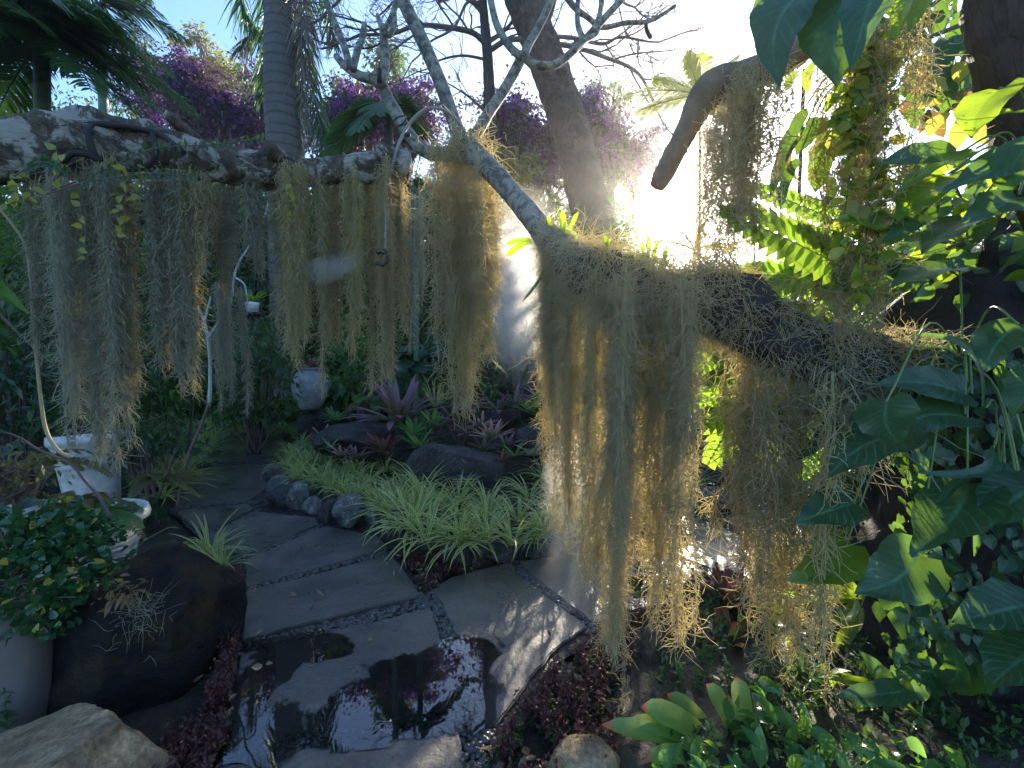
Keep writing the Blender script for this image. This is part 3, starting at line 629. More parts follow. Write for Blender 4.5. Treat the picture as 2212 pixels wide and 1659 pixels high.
def hank(segs, Ytop, label, mat='moss', n=10, per=150, cl=.06, rad=.0016, jy=.10, hug=.014, group=None, wander=.014, g0=None, rope=3.4, zb=-1.5, conv=.7):
    """segs: (u0, v_top0, u1, v_top1, v_bottom0, v_bottom1, Y, strands): strands hang in tapering ropes from the tops towards the bottoms"""
    tops, lens, axs = [], [], []
    for (u0, t0, u1, t1, b0, b1, Y, k) in segs:
        k = int(k*1.5); nr = max(1, int(round(k/rope))); wr = (u1-u0)/nr*.5
        for r in range(nr):
            a0 = (r+.5+rng.uniform(-.2, .2))/nr; ry = Y+rng.normal(0, jy); fac = rng.choice([1.0, .9, .72, .55], p=[.5, .3, .13, .07]) if nr > 1 else 1.0
            ax = P(u0+(u1-u0)*a0, 0, Y); ax[1] = ry
            for j in range(max(3, int(k*1.25/nr))):
                a = a0 + rng.normal(0, .45)*wr/max(1e-6, (u1-u0)); a = min(max(a, 0), 1); top = P(u0+(u1-u0)*a, t0+(t1-t0)*a, Y); top[1] = ry+rng.normal(0, .035)
                bot = P(0, b0+(b1-b0)*a0, Y)[2]; L = (top[2]-bot)*fac*rng.choice([1.0, .88, .7, .45], p=[.25, .3, .27, .18])
                tops.append(top); lens.append(max(.08, L)); axs.append(ax)
    g = moss_geo(tops, lens, per, cl, rad, hug, wander=wander, g=g0, axis=axs, zb=zb, conv=conv)
    c = np.mean(tops, 0); c[2] = max(t[2] for t in tops)
    return tag(obj('spanish_moss', g, M[mat], None, c), label, 'moss', group)
def tangle(center, rad, n, cl=.08, r_=.0016, K=6):
    c = np.asarray(center) + rng.normal(size=(n, 3))*np.asarray(rad)*.5
    d = rdir(n); b = rdir(n, -.5); k = np.linspace(0, 1, K)[None, :, None]; L = (cl*rng.uniform(.5, 1.6, n))[:, None, None]
    return c[:, None] + d[:, None]*L*k + b[:, None]*L*.9*k**2 + rdir(n)[:, None]*L*.2*np.sin(k*5)
# ================================================================ background
# far thicket that closes the garden
g = Geo(); gt = Geo()
TH = [(-900, 560, 10), (-500, 560, 10), (-200, 560, 12), (0, 520, 13), (150, 500, 13), (300, 520, 13), (450, 500, 13.5), (600, 500, 13.5), (750, 520, 13), (900, 540, 13.5), (1050, 570, 14), (1180, 620, 14), (1330, 690, 14),
      (1460, 700, 15), (1580, 690, 15), (1700, 680, 14), (1850, 640, 13), (2050, 560, 12), (2300, 540, 11), (2600, 540, 10), (3000, 540, 10)]
for u, v, Y in TH:
    Y = Y*1.6
    for k in range(4):
        c = P(u+rng.uniform(-60, 60), v+95*k, Y+rng.uniform(-.8, .8)); cloud(c, (2.4, 1.6, 2.2), 34, 60, 1.5, .50, .6, 3, g, .2)
for u in range(-900, 3000, 55):
    Y = float(np.interp(u, [t[0] for t in TH], [t[2] for t in TH]))*1.6+1.2; c = P(u, 560 if u < 1400 else 660, Y)
    tube(gt, spline([(c[0], Y, 0), (c[0]+rng.normal(0, .2), Y, c[2]*.6), (c[0]+rng.normal(0, .4), Y, c[2])], 4), .09, 5)
th = tag(obj('thicket', g, M['farleaf']), 'dark mass of far undergrowth closing the garden', 'thicket', kind='stuff')
tag(obj('thicket_stems', gt, M['twig']), 'thin stems standing in the far undergrowth', 'thicket', kind='stuff')
# a wall of ground foliage low down under the thicket
g = Geo()
for k in range(300):
    u = rng.uniform(-900, 3100); Y = rng.uniform(12, 17.5); c = P(u, 800, Y); c[2] = rng.uniform(.2, 2.4); cloud(c, (1.0, .8, .9), 9, 40, .8, .34, .5, 3, g, .2)
tag(obj('undergrowth', g, M['midleaf']), 'low leafy undergrowth in front of the far thicket', 'undergrowth', kind='stuff')

# ---- trees behind
tree('broadleaf_tree', [(330, 500), (330, 300), (325, 200)], 15, [(320, 140, 100, 110, 9), (355, 190, 90, 100, 7), (290, 190, 90, 120, 8), (330, 260, 160, 120, 10)], M['farleaf'], 'tree with a thin open crown between the left palm and the blue sky gap', .15, .17, group='trees beyond the garden')
tree('broadleaf_tree', [(470, 500), (465, 300), (455, 180)], 16, [(400, 110, 50, 70, 4), (450, 120, 100, 100, 10), (490, 160, 90, 90, 8), (430, 170, 110, 90, 8), (470, 240, 200, 130, 12)], M['oliveleaf'], 'sunlit olive-green tree top rising above the purple bougainvillea', .15, .17, group='trees beyond the garden')
tree('broadleaf_tree', [(560, 500), (560, 300)], 15, [(545, 170, 80, 100, 6), (560, 250, 110, 130, 10)], M['farleaf'], 'dark tree behind the left drooping fronds of the royal palm', .14, .17, group='trees beyond the garden')
tree('broadleaf_tree', [(790, 520), (800, 300), (810, 200)], 12, [(760, 220, 90, 110, 12), (830, 160, 110, 120, 13), (860, 230, 110, 130, 14), (740, 300, 120, 120, 12), (810, 290, 160, 140, 16)], M['farleaf'], 'dense dark tree behind the forked grey branches', .16, .15, group='trees beyond the garden')
tree('broadleaf_tree', [(960, 560), (965, 400), (975, 300)], 11, [(1010, 330, 90, 80, 5), (940, 350, 100, 80, 6), (1010, 400, 150, 100, 10)], M['oliveleaf'], 'tree with browning hanging leaves around the bare tree trunk', .12, .15, group='trees beyond the garden')
tree('broadleaf_tree', [(1330, 620), (1320, 420), (1310, 300)], 13, [(1280, 230, 90, 130, 14), (1330, 230, 70, 90, 8), (1320, 320, 130, 120, 16), (1360, 370, 70, 110, 9), (1280, 430, 120, 120, 12)], M['midleaf'], 'bright green tree right of the leaning trunk', .16, .15, group='trees beyond the garden')
tree('broadleaf_tree', [(60, 560), (60, 400)], 12, [(30, 230, 160, 110, 14), (120, 270, 200, 110, 14), (220, 300, 150, 100, 10), (-60, 300, 200, 200, 14)], M['farleaf'], 'low dark tree under the left palm just above the log', .15, .16, group='trees beyond the garden')
tree('broadleaf_tree', [(700, 520), (700, 440)], 12, [(660, 400, 140, 110, 10), (760, 390, 130, 100, 9), (860, 400, 140, 120, 10), (940, 420, 110, 110, 8)], M['farleaf'], 'low dark tree behind the right half of the log', .12, .16, group='trees beyond the garden')
tree('broadleaf_tree', [(1150, 540), (1150, 470)], 12, [(1060, 430, 130, 130, 10), (1150, 420, 120, 120, 9), (1220, 440, 110, 130, 9), (1180, 330, 90, 90, 5)], M['oliveleaf'], 'low brownish tree between the fork and the leaning trunk', .12, .16, group='trees beyond the garden')
tree('broadleaf_tree', [(500, 520), (500, 400)], 13, [(400, 330, 140, 90, 9), (500, 320, 160, 90, 9), (590, 330, 110, 100, 7), (300, 340, 120, 80, 7)], M['farleaf'], 'low dark tree right behind the left half of the log', .12, .16, group='trees beyond the garden')
# ---- bougainvilleas
def bougain(u0, Y, blobs, label, nf=100):
    Y *= 2.6
    base = np.array([P(u0, 600, Y)[0], Y, 0.0]); t = thing('bougainvillea', base, label, 'bougainvillea', 'bougainvilleas behind the log')
    g = Geo(); gf = Geo(); gt = Geo()
    blobs = [(u+rng.normal(0, .32)*w, v+rng.normal(0, .25)*h, w*rng.uniform(.4, .75), h*rng.uniform(.4, .75), max(3, int(nc*.45))) for u, v, w, h, nc in blobs for _ in range(3)]
    for u, v, w, h, nc in blobs:
        c = P(u, v, Y); R3 = (w*px(Y)/2, w*px(Y)*.35, h*px(Y)/2); _, cc = cloud(c, R3, int(nc*2.4), 60, 1.4, .24, .6, 3, g, .2)
        for q in cc:
            tube(gt, spline([base + [0, 0, .5], (base+q)/2+rng.normal(0, .2, 3), q], 4), np.linspace(.06, .02, 9), 4)
        m = max(5, int(nc*.9)); dd = rdir(m); dd[:, 1] = -abs(dd[:, 1])*.6; fc = c + dd*np.array(R3)*rng.uniform(.6, 1.2, (m, 1))
        for _ in range(max(2, nc//3)):      # arching sprays that break the outline
            d0 = rdir(1, .5)[0]; a0 = c + d0*np.array(R3)*.8; ln = rng.uniform(1.0, 2.4); k6 = np.linspace(0, 1, 7)[:, None]; sp_ = a0 + d0*ln*k6; sp_[:, 2] -= .5*ln*k6[:, 0]**2
            tube(gt, sp_, .02, 4); pp_ = np.repeat(sp_, 16, 0)+rng.normal(0, .14, (112, 3)); leafs(g, pp_, rdir(112), .2, .6); 
            if rng.random() < .6: leafs(gf, np.repeat(sp_[3:], 22, 0)+rng.normal(0, .15, (88, 3)), rdir(88), .15, .8, 0, 3)
        fp = np.repeat(fc, nf, 0) + rng.normal(size=(m*nf, 3))*np.repeat(rng.uniform(.18, .50, m), nf)[:, None]
        leafs(gf, fp, rdir(len(fp)), .155*rng.uniform(.7, 1.2, len(fp)), .8, 0, 3)
    obj('foliage', g, M['bougleaf'], t); obj('flowers', gf, M['purple'], t); obj('stem', gt, M['twig'], t)
bougain(470, 10.5, [(370, 170, 80, 60, 6), (440, 190, 140, 110, 14), (520, 210, 120, 120, 12), (400, 240, 140, 100, 10), (480, 280, 200, 90, 14), (570, 260, 90, 140, 10)], 'large purple bougainvillea left of the royal palm')
bougain(800, 9.5, [(745, 260, 90, 90, 9), (790, 230, 70, 60, 5), (862, 228, 80, 60, 8), (850, 275, 100, 80, 9), (760, 310, 110, 60, 8), (895, 270, 50, 60, 4)], 'bright purple bougainvillea behind the left grey branch')
bougain(1130, 9.0, [(1110, 260, 90, 70, 10), (1140, 310, 110, 90, 11), (1170, 350, 70, 80, 6), (1100, 340, 90, 80, 6)], 'purple bougainvillea left of the leaning trunk')
bougain(1320, 9.5, [(1270, 250, 60, 80, 5), (1300, 330, 110, 100, 9), (1360, 360, 80, 80, 6)], 'purple bougainvillea right of the leaning trunk')
# ---- royal palm with hanging dead fronds
def royal():
    Y = 12.6; base = np.array([P(624, 600, Y)[0], Y, 0.0])
    t = thing('royal_palm', base, 'tall royal palm with a thick ringed grey trunk and hanging fronds', 'palm tree', 'palms of the garden')
    pts = spline([base, P(618, 350, Y), P(612, 250, Y), P(609, 150, Y), P(606, 60, Y), P(604, -60, Y), P(603, -260, Y)], 14)
    w = np.interp(pts[:, 2], [0, P(0, 350, Y)[2], P(0, 180, Y)[2], P(0, 0, Y)[2], 20], [38, 37, 36, 29, 24])*px(Y); w = w*(1+.012*np.sin(pts[:, 2]*36))
    g = Geo(); tube(g, pts, w, 26); obj('trunk', g, M['palmtrunk'], t)
    top = pts[-1]
    def hang(u0, v0, path, mat, ll, n=46):
        g = Geo(); rach = spline([P(a, b, c) for a, b, c in path], 6); s = np.linspace(0, 1, n)*(len(rach)-1); i = np.minimum(s.astype(int), len(rach)-2); q = rach[i]+(rach[i+1]-rach[i])*(s-i)[:, None]
        tube(g, rach, np.linspace(.045, .014, len(rach)), 5); T = nrm(np.gradient(rach, axis=0))[i]
        for sg in (-1, 1):
            for rep in range(2):
                dr = nrm(T*.9 + np.array([sg*.55, rng.uniform(-.4, .2), -.25]) + rng.normal(0, .18, (n, 3))); ln = ll*rng.uniform(.7, 1.1, n)*np.interp(np.linspace(0, 1, n), (0, .2, .8, 1), (.6, 1, .8, .35)); k = np.linspace(0, 1, 5)
                Pn = q[:, None]+dr[:, None]*(ln[:, None]*k)[..., None]; Pn[..., 2] -= .45*ln[:, None]*k**2
                flats(g, Pn, (.024*np.ones(n))[:, None]*np.interp(k, (0, .3, 1), (.6, 1, .1))[None], rdir(n))
        obj('frond', g, mat, t)
    hang(0, 0, [(560, -120, 12.7), (572, 0, 12.6), (574, 100, 12.6), (566, 210, 12.6)], M['frond'], 1.06)
    hang(0, 0, [(530, -100, 12.8), (518, -10, 12.8), (535, 40, 12.8), (556, 70, 12.8)], M['frond'], 0.85, 34)
    hang(0, 0, [(560, 60, 12.9), (535, 85, 12.9), (520, 105, 12.9)], M['frondry'], 0.71, 18)
    hang(0, 0, [(640, -120, 12.6), (650, 20, 12.5), (652, 120, 12.5), (650, 220, 12.5), (632, 330, 12.5)], M['frondry'], 1.06, 60)
    hang(0, 0, [(650, -120, 12.7), (664, 20, 12.7), (668, 140, 12.7), (684, 240, 12.7), (700, 290, 12.7)], M['frond'], 1.21, 64)
    hang(0, 0, [(660, -120, 12.8), (700, -20, 12.8), (712, 40, 12.8), (722, 100, 12.8)], M['frond'], 0.85, 30)
    for k in range(9):
        a = k*.7; g = Geo(); frond_geo(g, top, (math.cos(a), math.sin(a), .6), 3.4, 44, .7, .035, .8, ang=1.0, flat=True, rr=.03); obj('frond', g, M['frond'], t)
N = NT('palm_trunk'); oc = N.coord(); sep = N.n('ShaderNodeSeparateXYZ', {0: oc})
wz = N.n('ShaderNodeTexWave', {'Vector': N.n('ShaderNodeCombineXYZ', {0: 0.0, 1: 0.0, 2: N.math('ADD', sep.outputs[2], N.math('MULTIPLY', N.noise(oc, 1.5, 2), .12))}).outputs[0], 'Scale': 1.15, 'Distortion': 2.2, 'Detail': 2.0}, bands_direction='Z')
rg = N.ramp(wz.outputs[1], [(.0, 0.0), (.22, 1.0)]); nz = N.noise(N.mapping(oc, (4, 4, 1)), 3, 6)
cl_ = N.mix(nz, (.05, .045, .04), (.12, .105, .09)); cl_ = N.mix(N.math('MAXIMUM', rg, .45), (.03, .03, .03), cl_)
b_ = N.n('ShaderNodeBump', {'Height': N.math('ADD', rg, N.math('MULTIPLY', nz, .5)), 'Strength': .5, 'Distance': .03})
M['palmtrunk'] = N.done(N.n('ShaderNodeBsdfPrincipled', {'Base Color': cl_, 'Roughness': .75, 'Normal': b_.outputs[0]}).outputs[0])
royal()
# ---- green palms top left
def palm(u0, ub, vtop, Y, tr, fr, label, n=44, ll=.62, mat='frond', lw=.045):
    base = np.array([P(ub, 600, Y)[0], Y, 0.0]); top = P(u0, vtop, Y); t = thing('feather_palm', base, label, 'palm tree', 'palms of the garden')
    g = Geo(); tube(g, spline([base, (base+top)/2, top], 8), tr, 12, .03, 4); obj('trunk', g, M['greentrunk'], t)
    for (du, dv, dy, L, dr) in fr:
        d = np.array([du, dy, dv], float); g = Geo(); frond_geo(g, top, d, L, n, ll, lw, dr, hang=.35, ang=.95, K=4, flat=True, rr=.02); obj('frond', g, M[mat], t)
M['greentrunk'] = bark_mat('green_palm_trunk', (.03, .06, .03), (.07, .12, .06), (.11, .16, .09), (2, 2, 8), (.45, .7), .4, .02, .5, 3.0)
palm(90, 88, 95, 7.5, .11, [(1, .55, -.2, 2.1, .45), (1, .15, -.3, 2.1, .35), (1, -.05, .2, 1.9, .5), (.7, .9, .1, 2.0, .6), (-.6, .7, -.1, 2.0, .6), (-1, .2, -.3, 2.0, .5), (.3, .9, -.6, 1.9, .9), (-.2, .8, -.9, 1.9, .9), (.6, .3, -.9, 1.8, .6), (.8, -.3, .4, 1.6, .3), (-.8, -.2, .3, 1.6, .3), (.2, .9, .9, 2.0, .5), (.9, .35, -.7, 2.2, .5), (.5, -.1, -1, 1.6, .4), (1, .7, .1, 2.3, .75), (1, .4, .5, 2.3, .6), (.9, 0, -.5, 2.0, .7), (-.4, .1, -.8, 1.9, .8), (.1, -.1, -.9, 1.9, .9), (-.9, .5, .2, 2.1, .7), (.6, .6, -.5, 2.1, .8)], 'feather palm at the top left with a green trunk above the log')
palm(-120, -130, -40, 6.5, .12, [(1, .1, 0, 2.3, .35), (1, -.15, -.3, 2.0, .35), (1, .45, .2, 2.6, .55), (.8, .2, .6, 2.3, .5), (-.5, .5, 0, 2, .5), (0, .5, 1, 2, .5), (.2, .3, -1, 2, .5), (1, .25, .3, 2.9, .50), (1, .3, -.3, 2.4, .6), (1, 0, .4, 2.5, .5), (.9, .55, -.2, 2.6, .8)], 'palm at the left edge whose fronds hang over the log', lw=.055)
palm(215, 240, 10, 10.5, .1, [(1, .5, 0, 1.7, .6), (1, 0, -.3, 1.5, .3), (.8, .9, 0, 1.7, .6), (-.6, .7, 0, 1.7, .6), (-1, 0, 0, 1.6, .3), (0, 1, .2, 1.6, .7), (.3, .2, -1, 1.5, .4), (1, -.4, 0, 1.3, .2), (.3, -.5, -.3, 1.2, .2), (1, .25, .5, 1.8, .4)], 'bluish palm behind the left feather palm beside the sky gap', ll=.5)
# areca palm crowns against the bright sky at the right
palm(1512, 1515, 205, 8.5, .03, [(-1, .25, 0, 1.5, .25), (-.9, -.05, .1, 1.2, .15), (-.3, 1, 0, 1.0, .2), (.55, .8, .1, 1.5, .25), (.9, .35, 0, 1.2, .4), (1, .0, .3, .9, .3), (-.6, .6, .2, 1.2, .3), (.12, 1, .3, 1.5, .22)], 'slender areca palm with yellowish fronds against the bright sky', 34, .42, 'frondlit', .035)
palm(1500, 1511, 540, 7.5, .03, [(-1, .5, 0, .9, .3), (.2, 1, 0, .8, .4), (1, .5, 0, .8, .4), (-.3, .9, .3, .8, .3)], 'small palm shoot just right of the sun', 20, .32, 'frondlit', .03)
palm(842, 842, 255, 7.0, .05, [(-1, .15, 0, 1.2, .9), (-.6, .9, 0, 1.0, .9), (.5, .8, 0, .9, .8), (1, .1, 0, 1.0, .8), (-.9, .5, -.2, 1.1, .9), (0, .6, -.8, .9, 1.0), (-.3, .3, -.7, .8, 1.1)], 'dark feather palm between the royal palm and the bougainvillea', 30, .42)
palm(900, 895, 420, 7.5, .05, [(-1, .1, -.2, .9, .9), (1, .2, -.1, .9, 1.0), (.4, .8, -.3, .9, 1.1), (-.4, .8, 0, 1.0, 1.1), (0, .3, -.9, .9, 1.2)], 'small dark palm behind the right end of the log', 26, .36)
# thin poles against the sky
for u, v0, v1, w, Y, lb in [(1646, 75, 480, 3.0, 5.0, 'thin dark upright pole left of the yellow vine'), (1737, 150, 500, 6.0, 5.0, 'thicker upright pole right of the thin one against the sky')]:
    g = Geo(); a = P(u, v0, Y); b = P(u-14, v1, Y); b2 = b + (b-a)*(b[2]/(a[2]-b[2])); tube(g, spline([b2, b, a], 6), w*px(Y)*.62, 8, .08, 8)
    tag(obj('pole', g, M['darkbark'], None, b2), lb, 'pole', 'thin poles against the sky')
# ---- leaning brown trunk
def leaning():
    Y = 12.5; base = np.array([P(1330, 700, Y)[0], Y, 0.0])
    t = thing('leaning_tree', base, 'large leaning tree with flaky brown bark behind the grey branches', 'tree')
    pts = spline([base, P(1312, 640, Y), P(1296, 540, Y), P(1272, 441, Y), P(1236, 295, Y), P(1203, 194, Y), P(1165, 87, Y), P(1124, -10, Y), P(1070, -180, Y), P(1000, -400, Y)], 12)
    r = np.interp(np.arange(len(pts)), np.linspace(0, len(pts)-1, 10), [62, 52, 46, 42, 38, 39, 36, 33, 28, 14])*px(Y)
    g = Geo(); tube(g, pts, r, 48, .10, 3); obj('trunk', g, M['roughbark'], t)
    g = Geo(); tube(g, spline([P(1165, 70, Y), P(1178, 25, Y), P(1200, -40, Y), P(1230, -160, Y)], 6), np.array([20, 20, 19, 18, 18, 17, 17, 16, 16, 15, 15, 14, 14, 13, 13, 12, 11, 10, 10])*px(Y), 16, .08, 5); obj('limb', g, M['roughbark'], t)
leaning()
# ---- bare tree
def bare():
    Y = 12.8; kf = 1.6; base = np.array([P(1058, 600, Y)[0], Y, 0.0]); t = thing('bare_tree', base, 'leafless tree with a dark slim trunk and fine twigs across the sky', 'tree')
    gt = Geo(); gb = Geo(); tw = []
    tr = spline([base, P(1056, 400, Y), P(1057, 260, Y), P(1056, 167, Y), P(1050, 80, Y), P(1043, 0, Y), P(1040, -120, Y)], 6); tube(gt, tr, np.linspace(.22, .11, len(tr)), 10, .1, 5)
    def grow(p, d, L, r, dep):
        n = 5; pts = [p]
        for i in range(n):
            d = nrm(d + rng.normal(0, .16, 3) + [0, 0, .04]); p = p + d*L/n; pts.append(p)
        pts = np.array(pts); tube(gb, pts, np.linspace(r, r*.6, n+1), 5 if r > .02 else 3, 0, cap=False)
        if dep == 0: return
        for k in range(3 if dep > 1 else 4):
            i = rng.integers(2, n+1); dd = nrm(d + rng.normal(0, .62, 3)*[1, .8, 1]); grow(pts[i], dd, L*rng.uniform(.5, .8), r*.55, dep-1)
    def bp(pxs, Yv, r, dep=4):
        Yv = [y*kf for y in Yv]; r = r*kf
        pts = spline([P(a, b, c) for (a, b), c in zip(pxs, Yv)], 6); tube(gb, pts, np.linspace(r, r*.45, len(pts)), 7, .05, 6)
        for i in range(4, len(pts), 3):
            d = nrm(pts[min(i+1, len(pts)-1)]-pts[i-1]); grow(pts[i], nrm(d+rng.normal(0, .7, 3)), rng.uniform(.8, 1.5), r*.38, dep-1)
        grow(pts[-1], nrm(pts[-1]-pts[-3]), 1.4, r*.45, dep)
    bp([(1050, 95), (1020, 70), (960, 58), (900, 55), (850, 72), (800, 75)], [8, 7.9, 7.8, 7.6, 7.5, 7.4], .055)
    bp([(1045, 30), (1015, 0), (960, -20), (890, -30)], [8, 8, 7.9, 7.8], .05)
    bp([(1045, 10), (1010, 5), (980, 60), (930, 90), (905, 120)], [8, 7.8, 7.6, 7.5, 7.5], .03, 3)
    bp([(1055, 90), (1085, 70), (1110, 40), (1140, -30)], [8, 8.1, 8.2, 8.3], .045)
    bp([(1056, 110), (1110, 85), (1230, 100), (1310, 125), (1380, 160), (1420, 240)], [8, 7.8, 7.6, 7.4, 7.3, 7.3], .05)
    bp([(1110, 85), (1220, 80), (1300, 95), (1340, 80), (1400, 90)], [8, 7.6, 7.5, 7.4, 7.3], .04)
    bp([(1056, 130), (1000, 120), (950, 130), (920, 150)], [8, 8.2, 8.3, 8.4], .028, 3)
    bp([(1230, 100), (1290, 60), (1330, 20), (1380, -30)], [7.6, 7.6, 7.6, 7.6], .03, 3)
    bp([(1045, -60), (950, -80), (860, -60), (760, -20)], [8, 7.5, 7, 6.8], .05)
    bp([(1045, -60), (1150, -100), (1260, -80), (1340, 0)], [8, 8, 7.8, 7.6], .05)
    bp([(1057, 250), (1020, 215), (985, 190)], [8, 7.9, 7.8], .03, 2)
    obj('trunk', gt, M['darkbark'], t); obj('branches', gb, M['twig'], t)
bare()

# ================================================================ the weathered log with its moss curtain
YL = lambda u: float(np.interp(u, [-300, 0, 250, 560, 900], [2.1, 2.35, 2.6, 2.95, 3.25]))
LC = [(-300, 345, 62), (-150, 335, 60), (0, 328, 58), (70, 325, 62), (140, 316, 63), (220, 312, 62), (290, 318, 56), (360, 328, 47), (430, 345, 42), (510, 360, 38), (570, 368, 40), (610, 370, 30), (680, 372, 27), (750, 366, 27), (810, 362, 33), (850, 360, 38), (882, 368, 36)]
t = thing('weathered_log', P(300, 330, 2.6), 'thick horizontal weathered limb with white lichen, curtained with hanging moss', 'tree limb')
sp = spline([list(P(u, v, YL(u)))+[r*px(YL(u))] for u, v, r in LC], 7); g = Geo(); tube(g, spline(sp, 2)[:, :3], spline(sp, 2)[:, 3], 60, .24, 7.5)
LIMB = obj('limb', g, M['logbark'], t)
for u, v, r in [(600, 345, 17), (835, 350, 20), (395, 285, 12)]:
    Y = YL(u); c = P(u, v, Y-.06); g = Geo(); tube(g, [c+[0, .12, 0], c+[0, -.06, .02], c+[.01, -.12, .03]], np.array([r*1.2, r, r*.8])*px(Y), 14, .25, 12); obj('knot', g, M['logbark'], LIMB)
g = Geo()      # root-like ridges wandering on the log
for k, pp in enumerate([[(205, 262), (190, 290), (215, 345), (270, 375)], [(120, 275), (205, 268), (330, 285), (400, 330)], [(215, 345), (160, 330), (120, 365)], [(330, 285), (335, 340), (300, 365), (240, 368)]]):
    tube(g, spline([P(a, b, YL(a)-.98*math.sqrt(max(.02, 1-((b-np.interp(a, [q[0] for q in LC], [q[1] for q in LC]))/62)**2))*62*px(YL(a))) for a, b in pp], 6), .016, 6, .3, 20)
obj('root_ridge', g, M['darkbark'], LIMB)
g = Geo(); b = P(-220, 380, 2.2); tube(g, spline([(b[0]-.1, 2.3, 0), (b[0]-.05, 2.25, 1.2), b, P(-260, 340, 2.15)], 8), np.linspace(.17, .14, 25), 16, .15, 6)
tag(obj('support_trunk', g, M['darkbark'], None, (b[0]-.1, 2.3, 0)), 'upright trunk at the left edge carrying the thick end of the log', 'tree trunk')
GM = 'hanks of moss hanging from the log'
H = lambda u0, u1, t, b0, b1, k, Yo=0.0: (u0, t, u1, t, b0, b1, YL((u0+u1)/2)+Yo, k)
hank([H(85, 140, 385, 930, 900, 9, .1), H(60, 95, 400, 760, 940, 3, .15)], 0, 'faint greenish moss hank at the far left over the bent yellow stem', 'mossgrey', per=150, rad=.0020, group=GM)
hank([H(140, 200, 385, 940, 950, 12)], 0, 'long grey moss hank above the white pot at the left', 'mossgrey', per=150, rad=.0017, group=GM)
hank([H(200, 262, 385, 980, 950, 12, -.05), H(262, 300, 385, 1060, 1060, 4, -.05)], 0, 'longest left moss hank ending beside the white pot rim', 'mossgrey', per=200, rad=.0017, group=GM)
hank([H(240, 300, 380, 720, 740, 7, .05)], 0, 'brownish moss hank with a bare white twig on it', 'moss', per=150, rad=.0016, group=GM)
hank([H(305, 355, 375, 820, 860, 11)], 0, 'tan moss hank right of the bare white twig', 'moss', per=220, rad=.0020, group=GM)
hank([H(350, 405, 375, 900, 800, 11, -.05)], 0, 'grey moss hank left of the short brown one on the log', 'mossgrey', per=220, rad=.0020, group=GM)
hank([H(415, 468, 390, 600, 640, 9)], 0, 'short brown moss hank under the middle of the log', 'moss', per=220, rad=.0020, group=GM)
hank([H(478, 560, 400, 640, 560, 11, .02)], 0, 'short pale grey moss hank ending above the white branches', 'mossgrey', per=220, rad=.0020, group=GM)
hank([H(582, 628, 372, 790, 800, 8)], 0, 'moss hank directly left of the golden one above the urn', 'moss', per=230, rad=.0017, group=GM)
hank([H(630, 668, 372, 790, 720, 8, -.04)], 0, 'golden-tipped moss hank above the grey urn', 'mosslit', per=230, rad=.0017, group=GM)
hank([H(668, 730, 372, 720, 740, 10, .03), H(682, 690, 372, 905, 890, 2, -.1)], 0, 'moss hank whose single long strand falls in front of the urn', 'moss', per=220, rad=.0017, group=GM)
hank([H(735, 785, 372, 760, 850, 9)], 0, 'golden pointed moss hank left of the sprayer hose', 'mosslit', per=230, rad=.0017, group=GM)
hank([H(785, 830, 372, 830, 880, 8, .03)], 0, 'dark streaked moss hank right behind the sprayer hose', 'moss', per=230, rad=.0017, group=GM)
hank([H(828, 874, 360, 810, 700, 9, -.05)], 0, 'rightmost pale moss hank at the cut end of the log', 'moss', per=230, rad=.0017, group=GM)
hank([(884, 420, 925, 420, 760, 700, 4.2, 8)], 0, 'thin shaded moss hank in the gap between the log and the fork', 'mossgrey', per=130, rad=.0017)
hank([(470, 615, 520, 620, 860, 900, 4.6, 10), (450, 700, 480, 720, 900, 880, 4.6, 4)], 0, 'separate bluish moss column hanging from the white branches by the path', 'mossgrey', per=220, rad=.0017)
# white lichen branches carrying that column
t = thing('lichen_shrub', (P(440, 800, 4.7)[0], 4.7, 0), 'bare shrub with white lichen-covered branches holding the bluish moss', 'shrub')
g = Geo()
for pp, r in [([(452, 870), (454, 820), (452, 760), (440, 690), (412, 645), (400, 620)], .02), ([(440, 700), (452, 655), (455, 640)], .014), ([(446, 735), (470, 700), (500, 640), (505, 600), (520, 560), (560, 500), (580, 440)], .016), ([(505, 610), (480, 585)], .012), ([(510, 600), (530, 620), (535, 680)], .012), ([(500, 650), (485, 680), (485, 700)], .012), ([(520, 640), (528, 700), (530, 720)], .012)]:
    tube(g, spline([P(a, b, 4.7) for a, b in pp], 6), np.linspace(r, r*.5, len(pp)*6-5), 7, .12, 20)
obj('branches', g, M['whitetwig'], t)
b = P(452, 870, 4.7); g = Geo(); tube(g, spline([(P(392, 990, 4.7)[0]-.08, 4.7, 0), P(405, 990, 4.72), P(430, 930, 4.72), b], 6), .016, 7); obj('stem', g, M['twig'], t)
for pp, lb in [([(276, 540), (284, 590), (288, 640), (284, 680)], 'bare white twig caught in the brownish moss')]:
    g = Geo(); tube(g, spline([P(a, b, 2.55) for a, b in pp], 6), .004, 6, .15, 30); tag(obj('white_twig', g, M['whitetwig'], None, P(276, 540, 2.55)), lb, 'twig')

